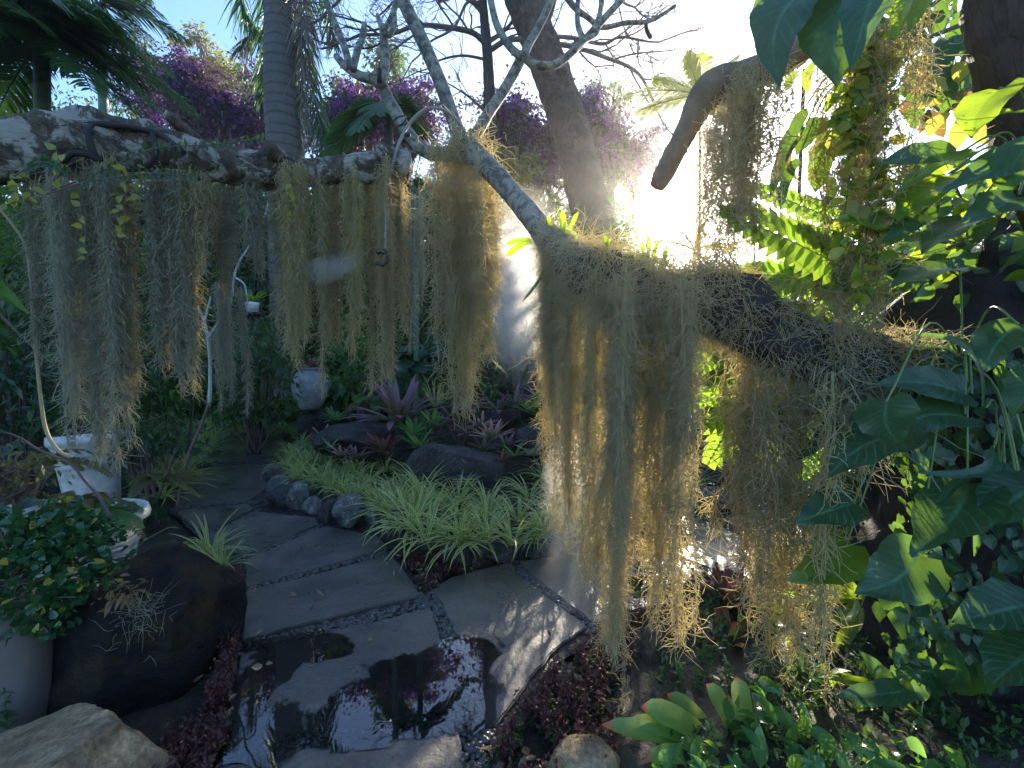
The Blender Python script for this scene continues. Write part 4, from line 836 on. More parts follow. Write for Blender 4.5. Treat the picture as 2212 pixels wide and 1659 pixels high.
# ================================================================ the smooth grey-branched tree (frangipani) on the right
def frangipani():
    base = np.array([P(2110, 800, 2.42)[0], 2.42, 0.0])
    t = thing('frangipani_tree', base, 'tree whose mossy limb arches from a thick dark trunk to forked grey branches', 'tree')
    g = Geo(); pts = spline([base+[-.05, 0, -.05], base+[0, 0, .5], P(2100, 1000, 2.42), P(2090, 800, 2.38), P(2120, 640, 2.38), P(2180, 520, 2.4)], 9)
    r = np.interp(np.linspace(0, 1, len(pts)), [0, .25, .55, .7, 1], [.56, .50, .46, .40, .2]); tube(g, pts, r, 40, .22, 4); obj('trunk', g, M['darkbark'], t)
    LP = [(2060, 830, 2.25, 105), (1960, 800, 2.12, 84), (1860, 797, 2.02, 72), (1750, 762, 1.99, 68), (1660, 720, 1.98, 68), (1570, 655, 1.98, 74), (1500, 645, 2.0, 60), (1420, 650, 2.04, 52), (1340, 615, 2.12, 60), (1270, 590, 2.24, 54), (1222, 550, 2.40, 40), (1179, 506, 2.58, 28), (1127, 443, 2.82, 23), (1068, 376, 3.06, 22), (1005, 318, 3.3, 26)]
    limbsp = sp = spline([list(P(u, v, Y))+[rr*px(Y)] for u, v, Y, rr in LP], 7); i = 7*9
    g = Geo(); tube(g, sp[:i+1, :3], sp[:i+1, 3], 36, .22, 8); obj('mossy_limb', g, M['darkbark'], t)
    g = Geo(); tube(g, sp[i:, :3], sp[i:, 3], 22, .05, 7); obj('limb', g, M['smoothbark'], t)
    YY = 3.3
    BR = [([(1000, 325), (988, 285), (957, 194), (915, 94), (870, 0), (820, -120)], 16, 13, YY), ([(1000, 335), (953, 333), (915, 324), (880, 285), (853, 240), (834, 205), (821, 172)], 15, 13, YY),
          ([(824, 180), (805, 170), (780, 165), (755, 150), (738, 135), (727, 122)], 12, 7, YY), ([(757, 150), (748, 115), (738, 85), (721, 45), (700, -10), (680, -80)], 8, 6.5, YY+.1), ([(762, 150), (772, 110), (782, 85), (787, 52)], 8, 6, YY-.15),
          ([(824, 180), (832, 140), (831, 95), (827, 58)], 10, 8.5, YY), ([(827, 62), (820, 48), (816, 33)], 6, 4.5, YY), ([(829, 66), (842, 45), (853, 15), (860, -40)], 6, 6, YY+.1), ([(832, 72), (842, 75), (852, 50), (850, 20)], 6, 5.5, YY-.1),
          ([(1010, 325), (1030, 288), (1058, 240), (1095, 185), (1130, 118)], 12.5, 11, YY), ([(1132, 120), (1142, 95), (1160, 65), (1180, 25), (1205, -40)], 9, 8, YY), ([(1132, 120), (1150, 138), (1175, 143), (1200, 139), (1241, 108), (1283, 64), (1318, 26), (1360, -20)], 9.5, 7, YY-.05),
          ([(1128, 125), (1108, 108), (1090, 85), (1072, 50), (1060, 0), (1050, -60)], 8.5, 7, YY+.1), ([(1262, 88), (1250, 60), (1247, 30), (1250, -20)], 6.5, 5, YY), ([(1280, 66), (1292, 45), (1298, 15), (1305, -30)], 6, 5, YY), ([(1240, 110), (1262, 88), (1285, 75), (1292, 60)], 5, 6, YY-.1),
          ([(1215, -20), (1240, 15), (1270, 38), (1301, 59), (1350, 50), (1398, 47), (1430, 32), (1458, 13)], 6.5, 4, YY+.3), ([(1395, 48), (1397, 65), (1405, 80)], 4, 5, YY+.3), ([(1398, 48), (1400, 35), (1402, 26)], 3.5, 1.5, YY+.3)]
    for pp, r0, r1, Y in BR:
        pts = spline([P(a, b, Y + (.25*(k/len(pp)))) for k, (a, b) in enumerate(pp)], 7); g = Geo(); tube(g, pts, np.linspace(r0, r1, len(pts))*px(Y), 14, .06, 9); obj('branch', g, M['smoothbark'], t)
    for u, v0, v1, r in [(820, 178, 150, 5)]:
        g = Geo(); tube(g, [P(u, v0, YY-.05), P(u, v1, YY-.05)], r*px(YY), 10, .1, 20); obj('stub', g, M['darkbark'], t)
    # the elbowed tan branch in front of the sun
    return limbsp
LS = frangipani()
sp = spline([list(P(u, v, Y))+[r*px(Y)] for u, v, Y, r in [(1420, 402, 2.05, 17), (1432, 380, 2.05, 21), (1462, 322, 2.04, 23), (1494, 258, 2.02, 26), (1524, 204, 2.0, 35), (1560, 182, 1.98, 36), (1612, 165, 1.96, 32), (1680, 135, 1.92, 30), (1760, 80, 1.88, 30), (1860, -10, 1.84, 31), (1990, -130, 1.78, 34), (2180, -230, 1.7, 50)]], 7)
g = Geo(); tube(g, sp[:, :3], sp[:, 3], 28, .10, 8); tag(obj('cut_limb', g, M['tanbark'], None, sp[-1, :3]), 'elbowed tan limb reaching down from the top right with its cut tip beside the sun', 'tree limb')
g = Geo(); sp = spline([list(P(u, v, Y))+[r*px(Y)] for u, v, Y, r in [(2400, 560, 1.7, 95), (2300, 340, 1.7, 92), (2240, 180, 1.7, 85), (2200, 50, 1.7, 78), (2180, -120, 1.7, 74)]]+[], 8)
b = P(2500, 800, 1.72); sp = np.vstack([[b[0]+.05, 1.75, 0, .24], [b[0], 1.74, .8, .2], [b[0], 1.72, 1.5, .18], sp]); tube(g, sp[:, :3], sp[:, 3], 34, .12, 8)
tag(obj('rough_trunk', g, M['roughbark'], None, (b[0]+.05, 1.75, 0)), 'rough reddish-brown trunk at the top right corner', 'tree trunk')

# moss on the tree
def addmoss(label, segs, tang=(), mat='moss', per=190, rad=.0013, cl=.058, hug=.02, group='moss on the arching limb', wander=.03):
    g0 = Geo()
    for u, v, Y, ru, rv, n in tang: threads(g0, tangle(P(u, v, Y), (ru*px(Y), .16, rv*px(Y)), int(n*.6), cl*1.2), rad*rng.uniform(.8, 1.2, int(n*.6)))
    return hank(segs, 0, label, mat, per=per, rad=rad, cl=cl, hug=hug, group=group, wander=wander, g0=g0, jy=.10, rope=2.0, zb=-.8, conv=.45)
addmoss('big moss clump hanging from the fork of the grey branches', [(945, 330, 1010, 310, 800, 900, 3.3, 9), (1005, 310, 1070, 400, 930, 720, 3.25, 9), (940, 400, 1072, 430, 740, 640, 3.32, 8)], [(1000, 325, 3.25, 60, 45, 900), (1010, 420, 3.25, 70, 90, 1300), (1005, 600, 3.25, 62, 130, 700)], 'moss', per=105, rad=.0021, cl=.075, hug=.028)
addmoss('yellow sunlit moss strands at the right side of the fork clump', [(1000, 430, 1066, 430, 880, 800, 3.42, 8), (960, 500, 1010, 500, 890, 890, 3.4, 5)], (), 'mosslit', per=110, rad=.0020, cl=.075, hug=.025)
addmoss('moss mass at the left end of the mossy limb below the sun flare', [(1185, 520, 1260, 560, 1130, 1160, 2.4, 12), (1175, 540, 1210, 560, 900, 1000, 2.5, 6)], [(1230, 600, 2.4, 60, 90, 1400), (1200, 720, 2.5, 40, 130, 700)], 'moss')
addmoss('golden fringe of moss along the left side of the big mass', [(1172, 560, 1200, 560, 880, 980, 2.6, 9)], (), 'mosslit', hug=.022)
addmoss('long moss column reaching down to the dark hollow boulder, left one of the pair', [(1290, 600, 1370, 610, 1340, 1400, 2.02, 6), (1330, 600, 1350, 600, 1520, 1520, 1.99, 4), (1345, 600, 1365, 600, 1450, 1450, 2.0, 4), (1312, 600, 1332, 600, 1400, 1400, 2.02, 4)], [(1330, 640, 2.06, 70, 80, 1200)], 'moss', cl=.06)
addmoss('long moss column reaching the lower rocks, right one of the pair', [(1395, 620, 1460, 620, 1290, 1270, 1.98, 6), (1432, 620, 1452, 620, 1525, 1525, 1.96, 4), (1440, 620, 1462, 620, 1370, 1370, 1.97, 4)], [(1420, 640, 2.0, 70, 70, 1200)], 'moss', cl=.06)
addmoss('translucent curtain of golden moss between the two long columns', [(1225, 600, 1300, 610, 1190, 1250, 2.25, 12), (1360, 620, 1410, 620, 1180, 1260, 2.08, 9)], (), 'mosslit', hug=.022)
addmoss('moss curtain under the sun at the right side of the big mass', [(1440, 620, 1505, 640, 1170, 980, 1.99, 8)], [(1500, 640, 1.98, 60, 60, 1100), (1560, 690, 1.98, 60, 60, 900)], 'moss')
addmoss('loose moss strands left of the heart-shaped leaves', [(1590, 790, 1660, 800, 1200, 1330, 1.98, 8), (1640, 790, 1665, 800, 1430, 1450, 1.97, 3)], [(1640, 1050, 1.98, 40, 200, 260)], 'moss', per=120, rad=.0019, hug=.03, wander=.035, cl=.075)
addmoss('wide airy moss strands in front of the heart-shaped leaves', [(1690, 800, 1770, 830, 1380, 1470, 1.96, 8), (1720, 830, 1750, 830, 1480, 1500, 1.94, 3)], [(1720, 1080, 1.96, 45, 220, 260)], 'mosslit', per=110, rad=.0019, hug=.03, wander=.035, cl=.075)
addmoss('tangled grey moss wrapped on the limb under the ferns', [(1780, 800, 1860, 820, 1010, 1000, 1.95, 8)], [(1790, 800, 1.95, 80, 90, 1300), (1850, 900, 1.9, 70, 90, 900), (1700, 720, 1.97, 60, 50, 700)], 'mossgrey', per=120, rad=.0016, cl=.085, hug=.03)
addmoss('small lit moss tuft on top of the limb by the dark trunk', [(1890, 760, 1960, 750, 800, 810, 1.9, 4)], [(1950, 745, 1.9, 60, 18, 420)], 'moss', per=60, rad=.0011, cl=.08)
addmoss('moss hanging from the elbowed tan branch beside the sun', [(1555, 205, 1650, 170, 580, 520, 1.95, 12), (1530, 240, 1570, 220, 640, 640, 1.97, 6)], [(1640, 200, 1.93, 35, 60, 350), (1590, 330, 1.95, 50, 110, 700), (1480, 610, 2.0, 70, 30, 700)], 'moss', per=150, rad=.0019)
addmoss('moss hanging with the yellow-leaved vine from the top right branch', [(1830, 20, 1930, 40, 620, 640, 1.75, 12), (1780, 500, 1900, 520, 780, 760, 1.85, 9)], [(1900, 130, 1.7, 45, 110, 420), (1890, 420, 1.75, 60, 160, 700), (1800, 640, 1.9, 60, 70, 400)], 'moss', per=140, rad=.0016)
i_ = rng.integers(6, 77, 15000); ctr = LS[i_, :3] + (LS[i_+1, :3]-LS[i_, :3])*rng.random((15000, 1)); dd_ = rdir(15000); q_ = ctr + dd_*LS[i_, 3][:, None]*rng.uniform(.85, 1.12, (15000, 1))
k_ = np.linspace(0, 1, 5)[None, :, None]; L_ = rng.uniform(.03, .085, (15000, 1, 1)); g = Geo()
threads(g, q_[:, None] + nrm(dd_*.5+rdir(15000, -.5))[:, None]*L_*k_ + rdir(15000, -.8)[:, None]*L_*.8*k_**2, .0013*rng.uniform(.7, 1.2, 15000))
tag(obj('spanish_moss', g, M['moss'], None, P(1500, 640, 2.0)), 'shaggy coat of short moss wrapped all round the arching limb', 'moss', 'moss on the arching limb')
addmoss('short moss tufts on top of the mossy limb', [(1280, 545, 1330, 560, 640, 640, 2.15, 5)], [(1290, 545, 2.2, 60, 20, 500), (1400, 568, 2.03, 60, 20, 500), (1530, 590, 1.99, 50, 20, 350)], 'mosslit', per=120, rad=.0019)
# ================================================================ understorey behind and around the beds
SH = [ # u, v, Y, w, h, mat, L, nclump, label
 (20, 480, 5.6, 240, 200, 'midleaf', .11, 26, 'leafy shrub at the left edge just below the log'),
 (40, 640, 5.0, 260, 240, 'farleaf', .12, 30, 'dark shrub at the left edge behind the bent yellow stem'),
 (-120, 800, 4.4, 300, 300, 'midleaf', .12, 30, 'shrub at the far left behind the small white planters'),
 (60, 860, 4.9, 260, 200, 'blueleaf', .12, 28, 'bluish shrub left of the white ridged pot'),
 (180, 560, 7.0, 220, 260, 'oliveleaf', .12, 30, 'olive shrub seen through the long grey moss'),
 (200, 800, 6.2, 240, 220, 'blueleaf', .12, 28, 'bluish shrub behind the white ridged pot'),
 (330, 620, 7.5, 200, 260, 'farleaf', .12, 28, 'dark shrub behind the tan moss hank'),
 (330, 840, 6.0, 200, 180, 'midleaf', .11, 28, 'round shrub between the white ridged pot and the path'),
 (385, 760, 6.6, 120, 110, 'oliveleaf', .12, 14, 'yellowish shrub beside the lichen-covered branches'),
 (410, 520, 9.0, 160, 200, 'blueleaf', .15, 20, 'bluish shrub behind the short brown moss'),
 (540, 470, 10.0, 170, 170, 'farleaf', .16, 20, 'dark shrub beyond the short pale moss'),
 (545, 560, 9.8, 200, 150, 'blueleaf', .14, 20, 'dark shrub above the little white fern pot'),
 (560, 740, 9.6, 170, 150, 'farleaf', .15, 22, 'dark shrub below the little white fern pot'),
 (690, 480, 9.6, 200, 180, 'farleaf', .16, 22, 'dark shrub behind the golden moss above the urn'),
 (700, 640, 9.4, 220, 190, 'blueleaf', .16, 22, 'dark shrub behind the moss above the urn'),
 (790, 780, 8.8, 180, 150, 'midleaf', .14, 24, 'shrub between the urn and the big purple bromeliad'),
 (860, 620, 8.8, 160, 240, 'farleaf', .16, 22, 'dark shrub behind the sprayer nozzle'),
 (930, 780, 8.2, 150, 130, 'blueleaf', .14, 18, 'bluish shrub behind the fork moss clump'),
 (920, 500, 9.2, 140, 200, 'farleaf', .16, 20, 'dark shrub left of the fork moss clump'),
 (1030, 600, 9.8, 160, 240, 'farleaf', .16, 22, 'dark shrub behind the fork moss clump'),
 (1000, 850, 8.0, 140, 90, 'midleaf', .11, 14, 'low shrub behind the pink bromeliads'),
 (1110, 440, 9.0, 170, 190, 'oliveleaf', .15, 26, 'dry olive shrub behind the grey limb'),
 (1130, 600, 10.0, 200, 260, 'farleaf', .18, 28, 'dark shrub behind the tall mist column'),
 (1140, 730, 9.4, 150, 150, 'blueleaf', .15, 22, 'bluish shrub behind the pointed boulder'),
 (1290, 560, 8.6, 220, 220, 'farleaf', .15, 30, 'dark shrub at the foot of the leaning tree'),
 (1300, 800, 7.6, 240, 200, 'midleaf', .13, 30, 'shrub behind the long moss curtain'),
 (1500, 780, 7.0, 240, 180, 'midleaf', .12, 26, 'shrub seen through the gap under the mossy limb'),
 (1560, 930, 6.6, 220, 130, 'farleaf', .11, 24, 'low dark shrub above the right end of the bed'),
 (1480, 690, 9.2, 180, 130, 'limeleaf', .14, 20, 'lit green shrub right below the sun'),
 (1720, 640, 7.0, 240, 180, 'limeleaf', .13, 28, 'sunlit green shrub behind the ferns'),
 (1740, 880, 5.2, 240, 220, 'midleaf', .11, 30, 'shrub behind the airy moss strands'),
 (1900, 620, 5.0, 240, 260, 'midleaf', .12, 30, 'shrub behind the yellow-leaved vine'),
 (1830, 1080, 4.2, 220, 160, 'farleaf', .10, 26, 'dark low shrub behind the heart-shaped leaves'),
 (2150, 620, 3.6, 260, 300, 'midleaf', .10, 34, 'leafy shrub at the right edge behind the dark trunk'),
 (2300, 900, 3.2, 300, 500, 'farleaf', .10, 34, 'dark shrub at the right edge beyond the frame of the path'),
 (545, 820, 8.0, 150, 230, 'farleaf', .13, 34, 'dark shrub below the little white pot stand at the end of the path'),
 (1490, 880, 7.4, 280, 170, 'midleaf', .10, 40, 'added low shrub blocking the sun under the mossy limb'),  # added to keep sun off the right-hand slabs
 (1640, 850, 7.6, 240, 200, 'midleaf', .11, 34, 'added low shrub blocking the sun beyond the far right slab'),  # added with the one above, fills the low gap where sun came through
 (1400, 720, 8.2, 190, 190, 'midleaf', .13, 30, 'added shrub blocking the sun behind the right part of the moss mass'),  # added to shade the path, closes a gap towards the sun
 (330, 960, 5.0, 150, 110, 'farleaf', .08, 20, 'dark low shrub behind the yellow-green fern'),
 (1950, 1000, 3.4, 260, 420, 'farleaf', .09, 46, 'added dense dark shrub blocking the sun directly behind the thick dark trunk'),  # added sun blocker that keeps the leaves at the trunk in shade
 (1900, 500, 6.2, 260, 240, 'oliveleaf', .12, 26, 'olive shrub between the poles and the dark trunk')]
for i, (u, v, Y, w, h, m, L, nc, lb) in enumerate(SH):
    if v < 660 and 300 < u < 1500 and Y > 7: Y, L, nc = Y*1.45, L*1.4, int(nc*1.5)
    shrub('shrub', u, v, Y, w, h, M[m], lb, nclump=nc, nleaf=44, L=L, K=3, group='shrubs of the understorey')
# leafy tangle seen over the log on the left
def fern(name, base, fr, mat, label, cat='fern', nl=22, ll=.10, lw=.025, droop=.7, hang=.15, wave=0, group=None, ang=1.15, L=.5):
    t = thing(name, base, label, cat, group)
    for (az, el, Lk) in fr:
        g = Geo(); d = (math.cos(R(az))*math.cos(R(el)), math.sin(R(az))*math.cos(R(el)), math.sin(R(el)))
        frond_geo(g, base, d, L*Lk, nl, ll*Lk, lw, droop, hang=hang, ang=ang, K=4, wave=wave, rr=.004); obj('frond', g, M[mat], t)
    return t
def ring(n, el0=30, el1=75, l0=.8, l1=1.15, a0=0, a1=360):
    return [(a0+(a1-a0)*(k+rng.random()*.7)/n, rng.uniform(el0, el1), rng.uniform(l0, l1)) for k in range(n)]
# ferns beside the urn
fern('fern', P(585, 905, 9.5), ring(16), 'fern', 'broad green fern mass left of the grey urn', L=1.25, ll=.26, lw=.07, group='ferns by the path')
fern('fern', P(535, 900, 9.8), ring(12), 'fern', 'green fern at the end of the path', L=1.0, ll=.24, lw=.06, group='ferns by the path')
fern('fern', P(630, 915, 9.2), ring(12), 'fern', 'low fern in front of the grey urn', L=.8, ll=.2, lw=.05, group='ferns by the path')
fern('fern', P(380, 985, 5.6), ring(12), 'blueleaf', 'dark fern behind the spider grass on the left side of the path', L=.6, ll=.12, lw=.03)
fern('fern', P(430, 780, 6.3), ring(11, 10, 60), 'oliveleaf', 'fern clump at the foot of the lichen-covered branches', L=.65, ll=.13, lw=.035)
fern('fern', P(905, 800, 7.8), ring(12, 40, 80), 'blueleaf', 'broad-leaved dark plant behind the big purple bromeliad', L=.95, ll=.3, lw=.1)
fern('fern', P(800, 880, 7.4), ring(10, 20, 70), 'fern', 'fern between the urn and the purple bromeliad', L=.7, ll=.15, lw=.04)
fern('fern', P(100, 1000, 4.0), ring(13, 10, 60), 'fernbrown', 'browning fern left of the white ridged pot', L=.5, ll=.1, lw=.03)
fern('fern', P(345, 1040, 4.4), ring(12, 10, 60), 'oliveleaf', 'yellow-green fern at the edge of the path above the dark boulder', L=.42, ll=.08, lw=.025)
fern('fern', P(1700, 740, 6.2), ring(10, 20, 80), 'fern', 'fern in the shade behind the mossy limb', L=.9, ll=.2, lw=.05)
# small potted fern on a dark stand
c = P(545, 690, 8.4)
def lathe(g, c, prof, sides=40, tilt=None, flute=0):
    th = np.linspace(0, 2*np.pi, sides, endpoint=False); pr = np.array(prof); rr = pr[:, 0][:, None]*(1+flute*np.cos(th*16)[None])
    V = np.stack([rr*np.cos(th), rr*np.sin(th), np.repeat(pr[:, 1][:, None], sides, 1)], -1)
    if tilt: a = tilt; V = np.stack([V[..., 0]*math.cos(a)+V[..., 2]*math.sin(a), V[..., 1], -V[..., 0]*math.sin(a)+V[..., 2]*math.cos(a)], -1)
    idx = np.arange(len(pr)*sides).reshape(len(pr), sides); nx = np.roll(idx, -1, 1)
    g.add(V.reshape(-1, 3)+np.asarray(c), np.stack([idx[:-1], nx[:-1], nx[1:], idx[1:]], -1).reshape(-1, 4)); return g
def cylpot(name, c, prof, mat, label, soil_r=None, soil_z=None, tilt=None, cat='pot', flute=0):
    t = thing(name, c, label, cat); g = Geo(); lathe(g, c, prof, tilt=tilt, flute=flute); obj('body', g, mat, t)
    if soil_r: g = Geo(); lathe(g, c, [(.001, soil_z+.02), (soil_r*.6, soil_z+.015), (soil_r, soil_z)], tilt=tilt); obj('soil', g, M['ground'], t)
    return t
cylpot('plant_pot', P(545, 676, 8.4)*[1, 1, 1], [(.001, 0), (.10, 0), (.12, .16), (.13, .2), (.11, .2), (.1, .15)], M['potwhite'], 'little white pot with a bird nest fern standing high in the dark background', .105, .17)
g = Geo(); b = P(545, 676, 8.4); box(g, (b[0]-.16, 8.25, b[2]-.05), (b[0]+.16, 8.55, b[2]-.002)); tube(g, [(b[0], 8.4, 0), (b[0], 8.4, b[2]-.03)], .025, 10); tag(obj('stand', g, M['darkbark'], None, (b[0], 8.4, 0), smooth=False), 'dark stand under the little white fern pot', 'plant stand')
g = Geo(); blades(g, b+[0, 0, .18], 26, .38, .032, (.15, 1.0), .5, 6, .02); tag(obj('birds_nest_fern', g, M['fernlit'], None, b+[0, 0, .17]), 'bright green bird nest fern in the little white pot', 'fern')
# grey urn on its dark pedestal rock
c = P(671, 884, 9.3); r_ = 37*px(9.3)
cylpot('urn', c, [(.001, 0), (r_*.5, 0), (r_*.62, .06), (r_*.88, .26), (r_*1.0, .46), (r_*.95, .62), (r_*.78, .76), (r_*.62, .82), (r_*.60, .85), (r_*.70, .87), (r_*.70, .90), (r_*.58, .90), (r_*.55, .8)], M['urn'], 'large grey glazed urn with a narrow neck at the end of the path', r_*.57, .84)
rock('pedestal_rock', (c[0], 9.3, c[2]/2-.02), (.9, .8, c[2]+.06), M['rockdark'], 'dark rock under the grey urn', seed=77, planes=6)
g = Geo(); blades(g, c+[0, 0, .86], 30, .4, .02, (.1, 1.2), .8, 6, .03); tag(obj('urn_plant', g, M['brred'], None, c+[0, 0, .86]), 'dark red strappy plant growing out of the grey urn', 'plant')
# big white pots at left
def ridged(r, h, rim=.07): return [(.001, 0), (r*.68, 0), (r*.74, h*.25), (r*.81, h*.55), (r*.83, h*.60), (r*.85, h*.605), (r*.835, h*.63), (r*.855, h*.66), (r*.87, h*.665), (r*.855, h*.69), (r*.875, h*.72), (r*.89, h*.725), (r*.875, h*.75), (r*.89, h*.83), (r*.95, h*.88), (r, h*.89), (r*1.01, h*.93), (r*.98, h*1.0), (r*.9, h*1.0), (r*.87, h*.88)]
c = P(203, 1010, 4.75); c = np.array([c[0], 4.75, 0]); hh = P(203, 934, 4.75)[2]
cylpot('plant_pot', c, ridged(62*px(4.75), hh), M['potwhite'], 'large white ridged pot slightly tilted behind the moss on the left', 58*px(4.75)*.9, hh*.9, tilt=-.09)
shrub('potted_plant', 190, 905, 4.75, 110, 60, M['midleaf'], 'leafy plant in the large white ridged pot', 'plant', 10, 22, .09, z0=hh*.85)
c = np.array([P(165, 1100, 2.95)[0], 2.95, 0]); hh = P(165, 1112, 2.95)[2]
cylpot('plant_pot', c, ridged(124*px(2.95), hh), M['potwhite'], 'large white pot behind the dark boulder with browning ferns', 112*px(2.95), hh*.92)
fern('fern', c+[.0, -.05, hh*1.0], ring(22, 15, 75), 'fernbrown', 'browning fern filling the white pot behind the dark boulder', L=.5, ll=.07, lw=.02, droop=.8, nl=26)
fern('fern', c+[.22, -.05, hh*1.0], ring(12, 15, 70), 'fern', 'green fern at the right side of the white pot', L=.32, ll=.07, lw=.022, droop=.8)
c = np.array([P(8, 1110, 2.6)[0], 2.6, 0]); hh = P(8, 1096, 2.6)[2]
cylpot('plant_pot', c, ridged(62*px(2.6), hh), M['urn'], 'grey planter at the left edge above the small-leaved bush', 56*px(2.6), hh*.93)
shrub('potted_plant', 5, 1030, 2.65, 150, 130, M['fernbrown'], 'brownish leafy plant in the grey planter at the left edge', 'plant', 12, 26, .05, z0=hh*.9)
# pale column carrying the small-leaved bush at the bottom left
c0 = np.array([P(20, 1500, 1.95)[0], 1.95, 0.0]); zt = P(20, 1290, 1.95)[2]
g = Geo(); tube(g, spline([c0+[.03, 0, -.05], c0+[.03, 0, .1], c0+[.02, 0, zt*.6], c0+[0, 0, zt]], 7), 62*px(1.95), 30, .02, 3); tag(obj('column', g, M['pillar'], None, c0), 'pale smooth column at the left edge beneath the small-leaved bush', 'column')
t = thing('round_leaf_bush', c0+[0, -.02, zt], 'dense bush of small glossy rounded leaves over the pale column', 'bush')
g = Geo(); gs = Geo(); pos = []
for (u, v, w, h, n) in [(20, 1180, 230, 150, 380), (120, 1160, 190, 110, 330), (190, 1160, 130, 90, 170), (60, 1270, 240, 130, 360), (150, 1250, 170, 130, 260), (10, 1350, 110, 70, 90), (110, 1330, 70, 90, 70), (205, 1225, 80, 60, 70), (-60, 1230, 160, 200, 260), (90, 1110, 170, 50, 110)]:
    c = P(u, v, 1.92); d = rdir(n); pos.append(c + d*rng.uniform(.5, 1, (n, 1))*np.array([w*.5, 70, h*.5])*px(1.92))
pos = np.concatenate(pos); dirs = nrm(rdir(len(pos), .25)+nrm(pos-P(90, 1230, 2.0))*.6)
n = len(pos); s = np.linspace(0, 1, 6); L = .042*rng.uniform(.7, 1.25, n); Pn = pos[:, None]+dirs[:, None]*(L[:, None]*s)[..., None]; Pn[..., 2] -= .1*L[:, None]*s**2
ribbons(g, Pn, (L*.36)[:, None]*np.interp(s, (0, .2, .5, .8, .95, 1), (.12, .45, .85, 1, .6, .1))[None], np.cross(dirs, rdir(n, 2.0)), .2); obj('foliage', g, M['glossleaf'], t)
for k in range(26):
    q = pos[rng.integers(n)]; a = c0+[0, -.02, zt]; tube(gs, spline([a, (a+q)/2+rng.normal(0, .03, 3), q], 5), np.linspace(.008, .003, 11), 5)
obj('stem', gs, M['twig'], t)
# ---- spider grass clumps
protos = []
for k in range(5):
    g = Geo(); blades(g, (0, 0, 0), 40, .47, .0095, (.05, 1.1), 1.25, 7, .015, fold=.5); protos.append(mesh_of('blades', g, (0, 0, 0))); protos[-1].materials.append(M['grass'])
def clump(loc, s, label, group, k=0):
    o = bpy.data.objects.new('spider_grass', protos[int(rng.integers(5))]); COL.objects.link(o); place(o, loc, rng.random()*6.28, s, s*rng.uniform(.85, 1.1)); o.rotation_euler[0] = rng.normal(0, .1); o.rotation_euler[1] = rng.normal(0, .1)
    tag(o, label, 'ornamental grass', group)
rows = [([(625, 1012), (665, 1042), (720, 1058), (790, 1080), (860, 1112), (920, 1158), (985, 1188), (1060, 1182), (1130, 1168), (1200, 1160), (1290, 1150), (1380, 1125), (1470, 1090)], 36, 'variegated grass clump in the front row of the central bed'),
        ([(625, 990), (680, 1018), (750, 1040), (840, 1066), (915, 1100), (1000, 1140), (1100, 1130), (1200, 1120), (1330, 1100), (1450, 1060), (1520, 1050)], 24, 'variegated grass clump in the second row of the central bed'),
        ([(625, 975), (680, 1008), (760, 1036), (850, 1060), (1000, 1102), (1120, 1090), (1220, 1075), (1340, 1060), (1480, 1020)], 19, 'variegated grass clump in the third row of the central bed'),
        ([(650, 958), (700, 985), (760, 1008), (840, 1030), (1150, 1050), (1250, 1030), (1350, 1010)], 12, 'variegated grass clump at the back of the central bed edge')]
for pl_, n, lb in rows:
    q = np.array([G(*p, .12) for p in pl_]); L_ = np.concatenate([[0], np.cumsum(np.linalg.norm(np.diff(q, axis=0), axis=1))])
    for k in range(n):
        t_ = (k+.5+rng.uniform(-.3, .3))/n*L_[-1]; c = np.array([np.interp(t_, L_, q[:, j]) for j in range(3)]); c[:2] += rng.normal(0, .05, 2)
        clump((c[0], c[1], .13), rng.uniform(.85, 1.2)*(.72 if c[0] < -1.2 else 1.0), lb, 'variegated grass clumps around the central bed')
for k in range(17):
    u, v = [(350, 1075), (380, 1050), (405, 1025), (425, 1000), (450, 975), (465, 950), (335, 1050), (365, 1030), (390, 1000), (415, 975), (440, 950), (430, 925), (380, 975), (400, 945), (350, 1000), (455, 925), (410, 915)][k]
    c = G(u, v, .08); clump((c[0], c[1], .07), rng.uniform(.9, 1.3), 'variegated grass clump on the left side of the path', 'variegated grass clumps left of the path')
for k, (u, v) in enumerate([(520, 935), (550, 938), (585, 938), (620, 935), (640, 928)]):
    c = G(u, v, .05); clump((c[0], c[1], .04), 1.5, 'grass clump under the ferns at the end of the path', 'grass clumps under the urn ferns')
for (u, v, s, lb) in [(452, 1195, .95, 'spider grass clump behind the top corner of the huge dark boulder'), (478, 1222, .75, 'small spider grass clump between the huge dark boulder and the slab')]:
    c = G(u, v, .02); clump((c[0], c[1], .0), s, lb, None)
